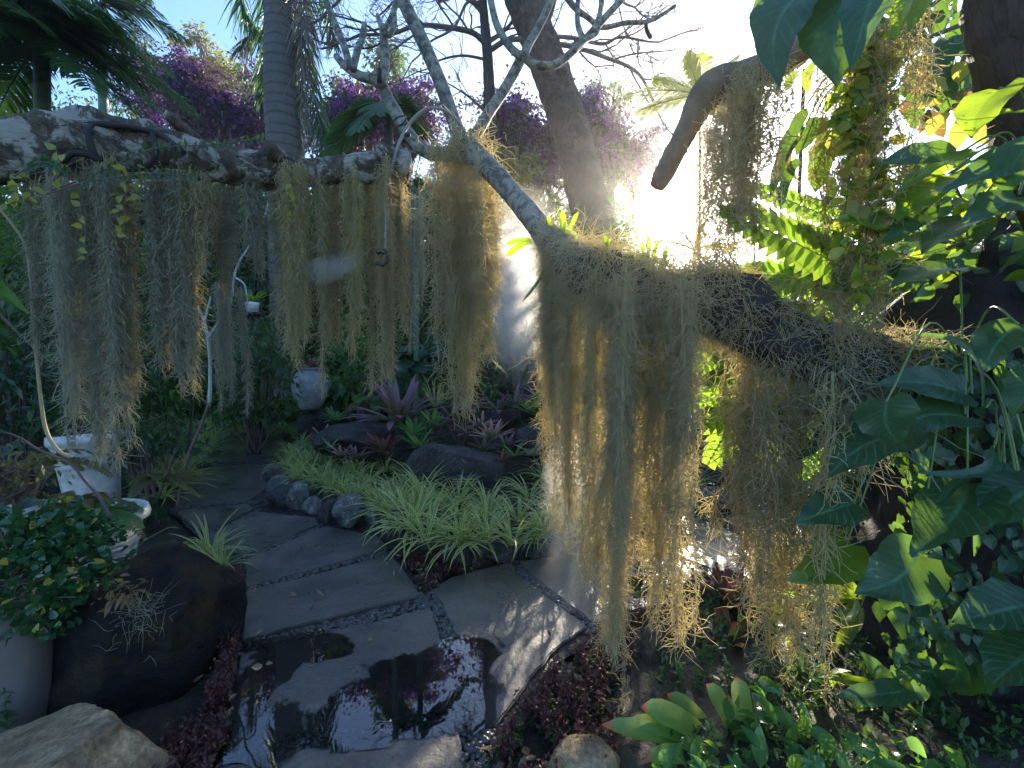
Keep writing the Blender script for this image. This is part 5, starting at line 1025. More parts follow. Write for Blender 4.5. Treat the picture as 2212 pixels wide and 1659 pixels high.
# ---- bromeliads
def brom(u, v, Y, rpx, mat, label, n=18, w=None, tilt=(.35, 1.25), arch=.5, group=None, z=None, K=6, fold=.3, tipr=.35, name='bromeliad'):
    c = P(u, v, Y); L = rpx*px(Y)*1.25; g = Geo()
    blades(g, c, n, L, w or L*.085, tilt, arch, K, .01, prof=((0, .25, .6, .85, 1), (.75, 1, 1, .7, tipr*.3)), fold=fold, strap=True)
    return tag(obj(name, g, M[mat], None, c), label, 'bromeliad', group)
GB = 'bromeliads of the central bed'
BR = [(862, 915, 6.3, 105, 'brpurple', 30, 'largest bromeliad with long arching purple-brown leaves', .075, (.15, 1.25), .7),
 (892, 938, 5.9, 50, 'brgreen', 20, 'green bromeliad just under the largest purple one', .1, None, None), (905, 968, 5.6, 46, 'brgreen', 20, 'green bromeliad left above the plaque boulder', .1, None, None),
 (935, 925, 6.2, 46, 'brgreen', 18, 'green bromeliad below the tip of the fork moss', .1, None, None), (828, 975, 5.7, 52, 'brred', 24, 'red-hearted bromeliad with brownish leaves in front of the angular boulder', .08, None, None),
 (768, 992, 5.5, 34, 'brpurple', 16, 'olive-brown bromeliad left of the red-hearted one', .1, None, None), (735, 985, 5.7, 30, 'brpink', 14, 'pale pinkish bromeliad at the left end of the bed', .1, None, None), (712, 968, 6.0, 26, 'brgreen', 14, 'small green bromeliad left of the angular boulder', .1, None, None),
 (695, 945, 6.6, 26, 'brpink', 14, 'small pink-green bromeliad behind the left grass', .1, None, None), (725, 908, 7.6, 40, 'brgreen', 20, 'bright green bromeliad behind the angular boulder', .09, None, None), (790, 885, 7.2, 38, 'brpurple', 18, 'dull purple bromeliad left behind the largest one', .08, None, None),
 (1062, 950, 5.7, 46, 'brpink', 22, 'pink bromeliad with pale cupped leaves right of the plaque boulder top', .11, None, None), (1040, 922, 6.2, 34, 'brpink', 16, 'small pink bromeliad under the fork moss tip', .1, None, None), (1010, 935, 6.0, 36, 'brpurple', 16, 'purple bromeliad directly behind the plaque boulder', .1, None, None),
 (1095, 965, 5.6, 36, 'brpurple', 16, 'brownish pink bromeliad left of the round grey boulder', .1, None, None), (1112, 985, 5.3, 40, 'brgreen', 18, 'pale green bromeliad in front of the round grey boulder', .1, None, None), (1150, 985, 5.3, 44, 'brpink', 14, 'bromeliad with one long pink strap leaf by the golden moss', .09, None, None),
 (1045, 972, 5.5, 34, 'brpurple', 14, 'small mottled bromeliad on the right shoulder of the plaque boulder', .1, None, None), (1082, 1000, 5.2, 30, 'brred', 14, 'small red bromeliad right of the plaque boulder', .1, None, None),
 (1075, 888, 7.0, 42, 'brpurple', 18, 'dark purple bromeliad in front of the low dark rock', .09, None, None), (1110, 878, 7.2, 44, 'brpurple', 18, 'purple bromeliad left of the pointed boulder', .09, None, None), (1150, 895, 6.8, 50, 'brgreen', 20, 'dark green bromeliad below the pointed boulder', .09, None, None),
 (1185, 912, 6.5, 46, 'brgreen', 18, 'dark green bromeliad at the edge of the golden moss', .09, None, None), (1165, 865, 7.4, 40, 'brpink', 16, 'pale bromeliad at the foot of the pointed boulder', .1, None, None), (975, 905, 6.8, 44, 'brpurple', 16, 'purple bromeliad hidden behind the fork moss tip', .09, None, None),
 (1015, 885, 7.2, 40, 'brpink', 16, 'pinkish bromeliad right of the fork moss tip', .09, None, None), (1240, 960, 5.8, 50, 'brgreen', 16, 'bromeliad behind the golden curtain of moss', .09, None, None), (1330, 940, 5.8, 50, 'brpurple', 16, 'purple bromeliad behind the long moss columns', .09, None, None)]
for u, v, Y, rp, m, n, lb, w, tl, ar in BR:
    brom(u, v, Y, rp, m, lb, n, rp*px(Y)*1.25*w*.8, tl or (.3, 1.3), ar or .55, GB)
c = P(940, 878, 7.0); g = Geo(); blades(g, c, 40, .55, .009, (.1, 1.2), .2, 5, .02); tag(obj('striped_yucca', g, M['grass'], None, c), 'spiky pale-striped plant right of the largest bromeliad', 'plant')
brom(1578, 1300, 2.75, 72, 'brred', 'dark red bromeliad on the pitted brown rock', 15, .026, (.2, 1.3), .3)
brom(1572, 1420, 2.45, 92, 'brrust', 'mottled yellow bromeliad with broad red-tipped leaves', 14, .034, (.1, 1.0), .2, tipr=1.9)
brom(1640, 1445, 2.3, 42, 'brrust', 'small orange-red bromeliad behind the glossy plants', 14, .014, (.2, 1.2), .2)
brom(1600, 1440, 2.35, 44, 'brgreen', 'small bright green bromeliad beside the mottled one', 12, .016, (.2, 1.2), .4)
brom(1690, 1360, 2.5, 60, 'brgreen', 'green strappy plant behind the airy moss at the lower right', 14, .016, (.2, 1.2), .6)
brom(1740, 1470, 2.1, 60, 'brgreen', 'grassy green plant at the foot of the airy moss', 22, .009, (.2, 1.2), .6)
# the bright bromeliad whose leaves point left, lower right
t_ = P(1560, 1640, 1.78); g = Geo()
lv = [((1560, 1640), (1384, 1528), 1.70, 26), ((1545, 1645), (1352, 1560), 1.68, 20), ((1550, 1655), (1340, 1582), 1.64, 18), ((1560, 1660), (1300, 1566), 1.62, 20), ((1600, 1640), (1525, 1478), 1.82, 22), ((1610, 1640), (1590, 1462), 1.86, 24), ((1570, 1650), (1440, 1500), 1.86, 20), ((1560, 1670), (1390, 1640), 1.58, 20)]
for (u0, v0), (u1, v1), Y, w in lv:
    a = P(u0, v0, 1.78); b = P(u1, v1, Y); k = np.linspace(0, 1, 9)[:, None]; pts = a+(b-a)*k; pts[:, 2] += .05*np.sin(k[:, 0]*np.pi)
    ribbons(g, pts[None], (w*px(Y)*np.interp(k[:, 0], (0, .2, .8, .93, 1), (.8, 1, .95, .6, .08)))[None], np.cross(nrm(b-a), [0.15, -.6, .8])[None], .25)
tag(obj('bromeliad', g, M['brtip'], None, t_), 'bright green bromeliad with red-tipped leaves pointing left at the bottom', 'bromeliad')
# glossy round-leaved plants, lower right
def glossy(u0, u1, v0, v1, Y, n, L, mat, label, up=.4, name='glossy_plant'):
    g = Geo(); gs = Geo(); m = n; uu = rng.uniform(u0, u1, m); vv = rng.uniform(v0, v1, m); yy = Y+rng.uniform(-.16, .16, m); pos = np.array([P(a, b, c) for a, b, c in zip(uu, vv, yy)])
    dirs = nrm(rdir(m, up)+[0, -.25, 0]); s = np.linspace(0, 1, 7); LL = L*rng.uniform(.7, 1.3, m); Pn = pos[:, None]+dirs[:, None]*(LL[:, None]*s)[..., None]; Pn[..., 2] -= .35*LL[:, None]*s**2
    ribbons(g, Pn, (LL*.27)[:, None]*np.interp(s, (0, .15, .4, .7, .9, 1), (.1, .35, .8, 1, .6, .04))[None], np.cross(dirs, rdir(m, 2.2)), .3, .05)
    base = P((u0+u1)/2, v1+60, Y); base[2] = max(base[2], 0); t = thing(name, base, label, 'plant'); obj('foliage', g, M[mat], t)
    for k in range(0, m, 3): tube(gs, spline([base+rng.normal(0, .05, 3)*[1, 1, 0], (base+pos[k])/2, pos[k]], 4), .003, 4)
    obj('stem', gs, M['greenstem'], t)
glossy(1590, 1730, 1500, 1650, 1.75, 60, .105, 'gloss2', 'glossy green plant with broad rounded leaves at the lower right') if False else None
M['gloss2'] = leaf_mat('broad_glossy_leaf', (.03, .13, .035), (.05, .18, .045), (.3, .6, .05), .38, .16, vein=.4)
glossy(1560, 1740, 1490, 1670, 1.78, 85, .10, 'gloss2', 'glossy green plant with broad rounded leaves in front of the airy moss')
glossy(1420, 1590, 1600, 1690, 1.62, 45, .075, 'gloss2', 'glossy green plant at the bottom beside the red-tipped bromeliad')
glossy(1700, 1900, 1600, 1690, 1.55, 45, .09, 'gloss2', 'glossy green plant at the bottom in front of the log')
glossy(1880, 2080, 1630, 1690, 1.50, 22, .09, 'gloss2', 'sunlit glossy leaves at the bottom edge beside the fallen log')
glossy(1740, 1880, 1440, 1560, 2.0, 60, .07, 'limeleaf', 'yellow-green sunlit seedlings between the trunk and the glossy plants')
glossy(1640, 1760, 1280, 1400, 2.5, 45, .08, 'limeleaf', 'lime green leafy plant behind the airy moss')
# fallen log at the lower right
g = Geo(); sp = spline([list(P(u, v, Y))+[r*px(Y)] for u, v, Y, r in [(1740, 1590, 1.95, 20), (1800, 1600, 1.92, 40), (1900, 1615, 1.85, 46), (2030, 1640, 1.78, 52), (2200, 1660, 1.7, 55), (2350, 1680, 1.65, 50)]], 7); tube(g, sp[:, :3], sp[:, 3], 26, .2, 8)
tag(obj('fallen_log', g, M['darkbark'], None, P(1950, 1660, 1.85)), 'dark fallen log with sunlit ridges at the lower right', 'log')
# ---- big heart-shaped leaves
def bigleaf(g, a, b, w, roll=0.0, heart=.35, cup=.18, curl=.12, K=13, A=9, prof=None, fac=.55, tilt=None):
    a, b = np.asarray(a, float), np.asarray(b, float); d = b-a; L = np.linalg.norm(d); d = d/L
    view = nrm((a+b)/2-np.array([0, 0, CAM_Z])); Nn = nrm(nrm(-view + np.array([0, 0, fac]))); S = nrm(np.cross(Nn, d)); Nn = np.cross(d, S)
    if roll: S, Nn = S*math.cos(roll)+Nn*math.sin(roll), Nn*math.cos(roll)-S*math.sin(roll)
    s = np.linspace(0, 1, K); x = np.linspace(-1, 1, A); pw = np.interp(s, *(prof or ((0, .05, .18, .35, .55, .75, .9, 1), (.45, .75, .97, 1, .84, .5, .22, .01))))
    pw = pw*(1+.05*np.sin(s*21+rng.random()*6)+.03*np.sin(s*47+rng.random()*6)); ww = w*.5*pw; off = -heart*w*.5*(np.abs(x)[None]**1.5)*((1-s)[:, None]**3); ph = rng.random()*6; bow = rng.normal(0, .10)*L*np.sin(s*np.pi)
    V = a + d*(s[:, None]*L + off)[..., None] + S*(x[None]*ww[:, None] + bow[:, None])[..., None] + Nn*(cup*w*.5*(np.abs(x)[None]**1.2)*pw[:, None] - curl*L*(s[:, None]-.4)**2*1.5 + .045*w*np.sin(s[:, None]*13+ph+x[None]*1.5)*(np.abs(x)[None]**2))[..., None]
    idx = np.arange(K*A).reshape(K, A); U = np.stack([np.broadcast_to(x*.5+.5, (K, A)), np.broadcast_to(s[:, None], (K, A))], -1)
    g.add(V.reshape(-1, 3), np.stack([idx[:-1, :-1], idx[:-1, 1:], idx[1:, 1:], idx[1:, :-1]], -1).reshape(-1, 4), U.reshape(-1, 2))
def leafplant(name, base, label, leaves, mat, cat='plant', strap=None, group=None, pet=True, prof=None, heart=.35, rad=.004, fac=.55, leafname='leaf'):
    t = thing(name, base, label, cat, group); gp_ = Geo()
    for (u0, v0, u1, v1, w, Y0, Y1, *rest) in leaves:
        g = Geo(); a, b = P(u0, v0, Y0), P(u1, v1, Y1); bigleaf(g, a, b, w*px((Y0+Y1)/2), rest[0] if rest else rng.normal(0, .25), heart, prof=prof, fac=fac); obj(leafname, g, M[rest[1] if len(rest) > 1 else mat], t)
        if pet: m = (np.asarray(base)+a)/2 + [0, 0, .05+.25*np.linalg.norm(np.asarray(base)-a)]; tube(gp_, spline([base, m, a], 6), rad, 5)
    if pet: obj('stem', gp_, M['greenstem'], t)
    return t
B = P(2080, 780, 1.80)
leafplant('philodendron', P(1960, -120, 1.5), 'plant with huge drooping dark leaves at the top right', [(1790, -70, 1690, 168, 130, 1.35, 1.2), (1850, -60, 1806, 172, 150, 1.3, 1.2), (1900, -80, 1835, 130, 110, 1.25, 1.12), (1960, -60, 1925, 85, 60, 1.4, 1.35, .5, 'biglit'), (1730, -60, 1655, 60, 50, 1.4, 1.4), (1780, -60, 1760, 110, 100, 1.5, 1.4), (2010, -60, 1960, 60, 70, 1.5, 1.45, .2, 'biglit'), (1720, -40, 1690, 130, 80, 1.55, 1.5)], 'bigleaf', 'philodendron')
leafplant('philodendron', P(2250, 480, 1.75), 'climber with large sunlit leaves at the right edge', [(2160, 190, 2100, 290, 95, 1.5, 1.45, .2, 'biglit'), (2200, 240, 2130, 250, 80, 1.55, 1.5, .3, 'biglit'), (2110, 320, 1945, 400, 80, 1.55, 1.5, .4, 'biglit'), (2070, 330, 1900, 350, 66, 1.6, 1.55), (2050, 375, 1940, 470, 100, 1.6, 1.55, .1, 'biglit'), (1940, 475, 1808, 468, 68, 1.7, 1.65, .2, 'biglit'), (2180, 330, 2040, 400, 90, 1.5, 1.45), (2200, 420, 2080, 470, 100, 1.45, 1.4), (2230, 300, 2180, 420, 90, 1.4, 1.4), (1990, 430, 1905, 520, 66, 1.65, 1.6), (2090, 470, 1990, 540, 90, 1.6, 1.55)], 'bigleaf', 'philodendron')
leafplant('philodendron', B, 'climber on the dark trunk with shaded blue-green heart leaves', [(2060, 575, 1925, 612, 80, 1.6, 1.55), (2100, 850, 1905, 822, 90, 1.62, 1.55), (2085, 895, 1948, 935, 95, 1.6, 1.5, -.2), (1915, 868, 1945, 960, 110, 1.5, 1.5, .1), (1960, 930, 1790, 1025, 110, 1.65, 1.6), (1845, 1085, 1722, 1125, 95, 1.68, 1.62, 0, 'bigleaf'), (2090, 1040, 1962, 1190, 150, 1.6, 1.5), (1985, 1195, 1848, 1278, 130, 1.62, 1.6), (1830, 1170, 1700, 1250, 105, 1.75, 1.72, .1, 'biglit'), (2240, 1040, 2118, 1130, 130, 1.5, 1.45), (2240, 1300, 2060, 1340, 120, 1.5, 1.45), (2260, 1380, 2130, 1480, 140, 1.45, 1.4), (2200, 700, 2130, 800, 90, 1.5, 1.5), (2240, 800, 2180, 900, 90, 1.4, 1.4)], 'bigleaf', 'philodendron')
STRAP = ((0, .15, .5, .8, 1), (.3, .7, 1, .7, .02))
leafplant('strap_leaf_plant', P(2010, 1480, 1.85), 'plant with long pointed strap leaves at the foot of the dark trunk', [(2010, 1480, 1852, 1202, 42, 1.85, 1.8), (2000, 1480, 1815, 1500, 55, 1.85, 1.7), (2040, 1480, 1965, 1448, 45, 1.85, 1.75), (2140, 1500, 1960, 1436, 50, 1.85, 1.7), (1990, 1540, 1800, 1460, 30, 1.8, 1.75, .2, 'biglit'), (2010, 1480, 2040, 1380, 50, 1.85, 1.7), (1990, 1500, 1860, 1400, 55, 1.85, 1.85), (2060, 1490, 2200, 1440, 55, 1.85, 1.6)], 'bigleaf', 'plant', prof=STRAP, heart=0)
leafplant('strap_leaf_plant', P(1880, 1300, 2.1), 'plant with arching yellow-lit strap leaves over the pitted rock', [(1850, 1290, 1648, 1330, 28, 2.1, 2.1, .1, 'biglit'), (1850, 1290, 1770, 1350, 30, 2.1, 2.0, .3, 'biglit'), (1860, 1280, 1790, 1210, 28, 2.1, 2.2, .3, 'biglit'), (1870, 1290, 1730, 1240, 26, 2.1, 2.2), (1860, 1310, 1800, 1400, 34, 2.1, 2.0)], 'biglit', 'plant', prof=STRAP, heart=0)
leafplant('strap_leaf_plant', P(1880, 800, 2.15), 'dark strap leaves hanging beneath the ferny limb', [(1760, 800, 1690, 950, 34, 2.0, 2.0), (1800, 820, 1720, 1000, 36, 1.9, 1.9), (1740, 800, 1750, 920, 30, 2.1, 2.1), (1850, 860, 1790, 1010, 40, 1.85, 1.85)], 'bigleaf', 'plant', prof=STRAP, heart=0)
leafplant('strap_leaf_plant', P(2160, 1000, 1.7), 'long thin grassy leaves crossing the dark trunk', [(2150, 960, 1990, 1010, 26, 1.6, 1.45), (2190, 900, 2140, 700, 22, 1.6, 1.5), (2140, 1000, 2020, 1090, 24, 1.6, 1.5), (2170, 1000, 2110, 1200, 26, 1.6, 1.5), (2130, 880, 1970, 720, 20, 1.6, 1.6)], 'bigleaf', 'plant', prof=STRAP, heart=0)
leafplant('yellow_leaf_spray', P(60, 560, 2.6), 'long yellow-green leaf entering from the left edge', [(-60, 560, 55, 668, 30, 2.4, 2.3, .2, 'biglit')], 'biglit', 'leaf', prof=STRAP, heart=0)
t = thing('trunk_creeper', P(2050, 1500, 1.9)*[1, 1, 0], 'creeper of smaller shaded leaves and aerial roots clinging to the thick dark trunk', 'vine'); g = Geo(); gs = Geo()
for k in range(9):
    u = rng.uniform(1890, 2210); pp = [P(u+rng.normal(0, 30), v, 1.86+.03*rng.normal()) for v in (760, 930, 1100, 1280, 1430)]; sp = spline(pp, 8); tube(gs, sp, rng.uniform(.003, .008), 5, .2, 20)
    for q in sp[::2]:
        for r in range(3): a = q+np.array([rng.normal(0, .05), -rng.uniform(0, .06), rng.normal(0, .03)]); d = nrm(np.array([rng.normal(0, .7), -.3, -.8])); L = rng.uniform(.04, .09); bigleaf(g, a, a+d*L, L*.75, rng.normal(0, .5), .3, K=7, A=5)
obj('foliage', g, M['bigleaf'], t); obj('stem', gs, M['darkbark'], t)
# shrub round the right trunk, dapple painted by mixing dark and lit leaf colours
t = thing('dappled_shrub', P(2300, 700, 2.2), 'shrub with dappled half-lit leaves left of the rough trunk', 'shrub'); g = Geo(); g2 = Geo(); gs = Geo()
for k in range(300):
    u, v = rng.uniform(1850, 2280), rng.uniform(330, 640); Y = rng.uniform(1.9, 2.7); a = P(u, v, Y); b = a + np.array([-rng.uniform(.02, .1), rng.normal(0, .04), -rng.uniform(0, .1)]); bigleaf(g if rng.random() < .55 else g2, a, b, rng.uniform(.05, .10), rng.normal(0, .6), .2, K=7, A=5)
    if k % 6 == 0: tube(gs, spline([P(2300, 650, 2.3), P(2150, 560+rng.normal(0, 50), 2.3), a], 5), .005, 4)
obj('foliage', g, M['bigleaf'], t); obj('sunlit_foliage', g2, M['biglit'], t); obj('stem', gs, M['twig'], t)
t = thing('dappled_shrub', P(1960, 60, 1.9), 'dark leafy twigs behind the top right moss', 'shrub'); g = Geo(); gs = Geo()
for k in range(90):
    u, v = rng.uniform(1890, 2130), rng.uniform(-60, 190); Y = rng.uniform(2.0, 2.9); a = P(u, v, Y); b = a + np.array([rng.normal(0, .06), rng.normal(0, .04), -rng.uniform(.05, .16)]); bigleaf(g, a, b, rng.uniform(.06, .13), rng.normal(0, .6), .2, K=7, A=5)
for pp in [[(2160, 20), (2060, 60), (1960, 100)], [(2100, -60), (2000, 20), (1920, 60)], [(2140, 40), (2080, 130), (2040, 230)]]: tube(gs, spline([P(a, b, 2.4) for a, b in pp], 5), .012, 6)
obj('foliage', g, M['bigleaf'], t); obj('stem', gs, M['twig'], t)
# palmate leaves against the sky
def palmate(u, v, Y, rp, n, mat, label, a0=0, a1=360, w=.34):
    c = P(u, v, Y); t = thing('umbrella_leaf', c, label, 'leaf', 'palmate leaves against the sky'); gs = Geo()
    for k in range(n):
        a = R(a0+(a1-a0)*k/n); r0, r1 = rp*.42, rp
        p0, p1 = P(u+r0*math.cos(a), v+r0*math.sin(a), Y), P(u+r1*math.cos(a), v+r1*math.sin(a)+rp*.15, Y-.04); g = Geo(); bigleaf(g, p0, p1, rp*w*px(Y), 0, .1, K=9, A=5, prof=((0, .2, .5, .8, 1), (.2, .7, 1, .7, .03))); obj('leaflet', g, M[mat], t); tube(gs, [c, (c+p0)/2, p0], .0028, 4)
    tube(gs, spline([c, c+[.1, .05, .02], P(u+130, v-60, Y+.15)], 5), .005, 5); obj('petiole', gs, M['greenstem'], t)
palmate(2025, 375*.55, 2.2, 78, 9, 'rustleaf', 'brownish palmate leaf seen against the sky beside the rough trunk'); palmate(2080, 215, 2.0, 95, 9, 'yellowleaf', 'yellowing palmate leaf nearest the rough trunk', 60, 420)
palmate(1960, 150, 2.3, 110, 9, 'bigleaf', 'large dark palmate leaf left of the rough trunk'); palmate(2060, 110, 2.5, 110, 9, 'bigleaf', 'highest dark palmate leaf by the rough trunk')
# long notched leaves hanging near the poles
leafplant('notched_leaf_vine', P(1850, 200, 1.9), 'hanging vine with long notched dark leaves near the poles', [(1740, 230, 1665, 420, 34, 1.9, 1.85), (1725, 340, 1688, 450, 26, 1.9, 1.85), (1770, 250, 1720, 330, 44, 1.95, 1.9), (1800, 280, 1765, 410, 60, 2.0, 1.95), (1790, 380, 1790, 440, 30, 2.0, 1.95), (1730, 290, 1725, 390, 22, 1.9, 1.9, .2, 'rustleaf'), (1720, 150, 1700, 190, 26, 2.1, 2.0, 0, 'biglit'), (1760, 130, 1745, 195, 24, 2.1, 2.0, 0, 'biglit')], 'bigleaf', 'vine', prof=((0, .1, .3, .45, .6, .8, 1), (.3, .8, .7, 1, .7, .7, .02)), heart=0, rad=.003)
# yellow-leaved vine
t = thing('yellow_leaf_vine', P(1900, -60, 1.75), 'hanging vine crowded with oval yellow-green leaves at the upper right', 'vine'); g = Geo(); g2 = Geo(); gs = Geo()
for pp in [[(1880, -60), (1872, 120), (1850, 260), (1830, 420), (1815, 540)], [(1900, -60), (1890, 150), (1885, 330), (1870, 520), (1858, 640)], [(1910, 60), (1915, 250), (1905, 420), (1890, 600)], [(1870, 60), (1845, 180), (1838, 260), (1836, 330)], [(1850, 150), (1822, 230), (1800, 300)]]:
    sp = spline([P(a, b, 1.68) for a, b in pp], 8); tube(gs, sp, .0025, 4)
    for q in sp[3:]:
        for k in range(3):
            a = q+rng.normal(0, .012, 3); d = nrm(np.array([rng.normal(0, 1), rng.normal(0, .5), -.4+rng.normal(0, .4)])); L = rng.uniform(.03, .065); bigleaf(g if rng.random() < .6 else g2, a, a+d*L, L*.68, rng.normal(0, .7), .0, K=6, A=5, prof=((0, .25, .55, .85, 1), (.3, .85, 1, .6, .02)))
obj('yellow_foliage', g, M['yellowleaf'], t); obj('green_foliage', g2, M['biglit'], t); obj('stem', gs, M['twig'], t)
# broad fern fronds at the right
t = thing('sword_fern', P(1900, 720, 2.0), 'sunlit fern with broad wavy leaflets on the mossy limb', 'fern')
for a, b, Y0, Y1, n, ll, dr in [((1930, 640), (1562, 458), 1.85, 1.85, 17, 88, .10), ((1900, 520), (1600, 400), 2.3, 2.4, 16, 60, .10), ((1960, 790), (1632, 652), 1.95, 1.9, 15, 72, .05), ((1900, 600), (1680, 480), 2.2, 2.3, 13, 60, .15), ((1850, 640), (1590, 590), 2.15, 2.3, 13, 70, .2), ((1800, 560), (1640, 640), 2.3, 2.3, 12, 50, .15), ((1840, 720), (1760, 560), 2.1, 2.1, 12, 60, .1)]:
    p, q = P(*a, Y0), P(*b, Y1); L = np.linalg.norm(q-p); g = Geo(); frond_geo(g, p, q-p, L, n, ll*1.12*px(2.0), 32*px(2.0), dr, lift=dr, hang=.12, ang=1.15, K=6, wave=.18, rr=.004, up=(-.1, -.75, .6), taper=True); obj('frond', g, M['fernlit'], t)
t = thing('sword_fern', P(1700, 800, 2.7), 'backlit fern fronds hanging under the mossy limb', 'fern')
for a, b, Y, n, ll in [((1700, 740), (1530, 1000), 2.6, 15, 62), ((1640, 740), (1500, 900), 2.7, 14, 56), ((1740, 790), (1640, 1010), 2.6, 13, 56), ((1760, 820), (1520, 760), 2.7, 16, 50), ((1760, 860), (1730, 1030), 2.5, 12, 46), ((1730, 900), (1470, 905), 2.5, 14, 46), ((1640, 700), (1505, 800), 2.9, 12, 50), ((1700, 760), (1590, 900), 2.9, 12, 56)]:
    p, q = P(*a, Y), P(*b, Y); g = Geo(); frond_geo(g, p, q-p, np.linalg.norm(q-p), n, ll*px(Y), 20*px(Y), .12, lift=.12, hang=.35, ang=1.0, K=5, wave=.12, rr=.004, up=(0, -.8, .5)); obj('frond', g, M['fernlit'], t)
# strappy epiphytes on the limb
def epi(label, lst, Y):
    u0, v0 = lst[0][:2]; t = thing('epiphyte', P(u0, v0, Y), label, 'plant')
    for u0, v0, u1, v1, w in lst:
        g = Geo(); bigleaf(g, P(u0, v0, Y), P(u1, v1, Y-.03), w*px(Y), rng.normal(0, .3), 0, prof=((0, .3, .75, .92, 1), (.5, .9, 1, .7, .1)), K=8, A=5); obj('leaf', g, M['biglit'], t)
epi('tuft of upright bright green finger-like leaves on the grey limb', [(1212, 505, 1204, 450, 10), (1216, 508, 1214, 452, 11), (1226, 512, 1248, 455, 13), (1228, 520, 1222, 475, 10), (1236, 522, 1240, 500, 14), (1190, 490, 1184, 466, 9)], 2.42)
epi('small strappy green tuft on the mossy limb below the sun', [(1395, 570, 1386, 520, 9), (1400, 575, 1402, 505, 9), (1410, 580, 1420, 520, 11), (1420, 585, 1440, 530, 10), (1385, 575, 1376, 540, 8), (1430, 590, 1446, 560, 9), (1310, 545, 1306, 508, 8), (1316, 548, 1320, 515, 8)], 2.04)
epi('two pale green leaves hanging left of the finger-like tuft', [(1148, 520, 1094, 552, 16), (1146, 516, 1092, 526, 14)], 2.6)
epi('dark narrow leaves hanging from the left end of the mossy limb', [(1190, 560, 1125, 650, 8), (1195, 570, 1170, 640, 8), (1198, 580, 1190, 690, 9)], 2.4)
# pinnate vine sprigs over the log
t = thing('pinnate_vine', P(120, 420, 2.2), 'pinnate green vine sprigs lying across the lower side of the log', 'vine'); gs = Geo()
for pp, Y, n in [([(110, 412), (220, 370), (330, 322), (470, 312), (565, 300)], 2.15, 26), ([(100, 420), (200, 390), (330, 375), (420, 380)], 2.1, 24), ([(30, 380), (90, 350), (140, 372)], 1.95, 10)]:
    sp = spline([P(a, b, Y+.85*(a/900)) for a, b in pp], 8); tube(gs, sp, .004, 5); g = Geo(); m = len(sp)
    for q in sp[m//4:]:
        for sg in (-1, 1): L = rng.uniform(.03, .045); a = q; d = nrm(np.array([.35, -.2, sg*.8-.15])+rng.normal(0, .15, 3)); bigleaf(g, a, a+d*L, L*.4, 0, 0, K=5, A=3)
    obj('leaflets', g, M['bigleaf'], t)
obj('stem', gs, M['twig'], t)
# small climbing leaves dripping under the log
t = thing('ivy_sprigs', P(60, 400, 2.2), 'sparse small pale leaves hanging in front of the left moss', 'vine'); g = Geo(); gs = Geo()
for u, v0, v1 in [(265, 360, 470), (250, 420, 520), (120, 320, 390), (60, 370, 440), (20, 380, 450), (630, 400, 470), (170, 420, 560), (300, 360, 420)]:
    sp = spline([P(u, v0, YL(u)-.25), P(u+8, (v0+v1)/2, YL(u)-.25), P(u-4, v1, YL(u)-.25)], 6); tube(gs, sp, .002, 4)
    for q in sp[::2]: d = nrm(rng.normal(size=3)*[1, .4, .6]); bigleaf(g, q, q+d*.05, .032, rng.normal(0, .5), 0, K=5, A=3)
obj('foliage', g, M['yellowleaf'], t); obj('stem', gs, M['twig'], t)
# bent yellow stem and dry twigs at the left
def rod(name, pp, Y, r, mat, label, cat, dY=0.0):
    g = Geo(); sp = spline([P(a, b, Y+dY*k) for k, (a, b) in enumerate(pp)], 8); tube(g, sp, np.linspace(r, r*.55, len(sp)), 8, .08, 25); return tag(obj(name, g, M[mat], None, sp[0]), label, cat)
rod('bent_cane', [(152, 988), (125, 972), (100, 930), (88, 860), (78, 760), (72, 690), (66, 600), (50, 520), (-10, 440)], 2.6, .011, 'palestem', 'long bent yellowish stem with nodes at the left', 'stem')
rod('dry_branch', [(236, 1115), (215, 1075), (185, 1040), (150, 1000), (90, 975), (30, 940), (-40, 925)], 2.55, .010, 'twig', 'grey dry branch leaning over the white pot at the left', 'branch')
rod('dry_branch', [(-20, 660), (40, 720), (90, 765), (120, 790)], 2.8, .008, 'twig', 'thin bare branch crossing the shrub at the left edge', 'branch')
rod('dry_branch', [(-20, 1010), (60, 1012), (130, 1008)], 2.6, .006, 'twig', 'thin horizontal twig at the left edge', 'branch')
rod('leafy_runner', [(285, 1195), (310, 1170), (340, 1152), (365, 1140), (385, 1140)], 2.35, .003, 'greenstem', 'thin green runner with small leaves on top of the dark boulder', 'vine')
# ---- sprayer: tube, straps, nozzle
t = thing('mist_sprayer', P(835, 560, 3.0), 'misting nozzle hanging on a thin grey tube from the grey branches', 'sprayer')
g = Geo(); tube(g, spline([P(1012, 300, 3.25), P(990, 262, 3.2), P(960, 238, 3.2), P(925, 234, 3.2), P(898, 252, 3.2), P(876, 280, 3.2), P(858, 320, 3.1), P(840, 390, 3.05), P(835, 460, 3.0), P(833, 545, 3.0)], 8), .0115, 8); obj('tube', g, M['hose'], t)
g = Geo(); tube(g, spline([P(812, 545, 2.98), P(822, 543, 2.98), P(834, 545, 2.98)], 4), np.interp(np.linspace(0, 1, 9), (0, .2, .4, 1), (.010, .022, .016, .02)), 10); NZ = obj('nozzle', g, M['black'], t)
g = Geo(); tube(g, spline([P(833, 545, 3.0), P(836, 560, 3.0), P(828, 572, 3.0), P(812, 568, 3.0)], 6), .010, 8); obj('hook', g, M['black'], NZ)
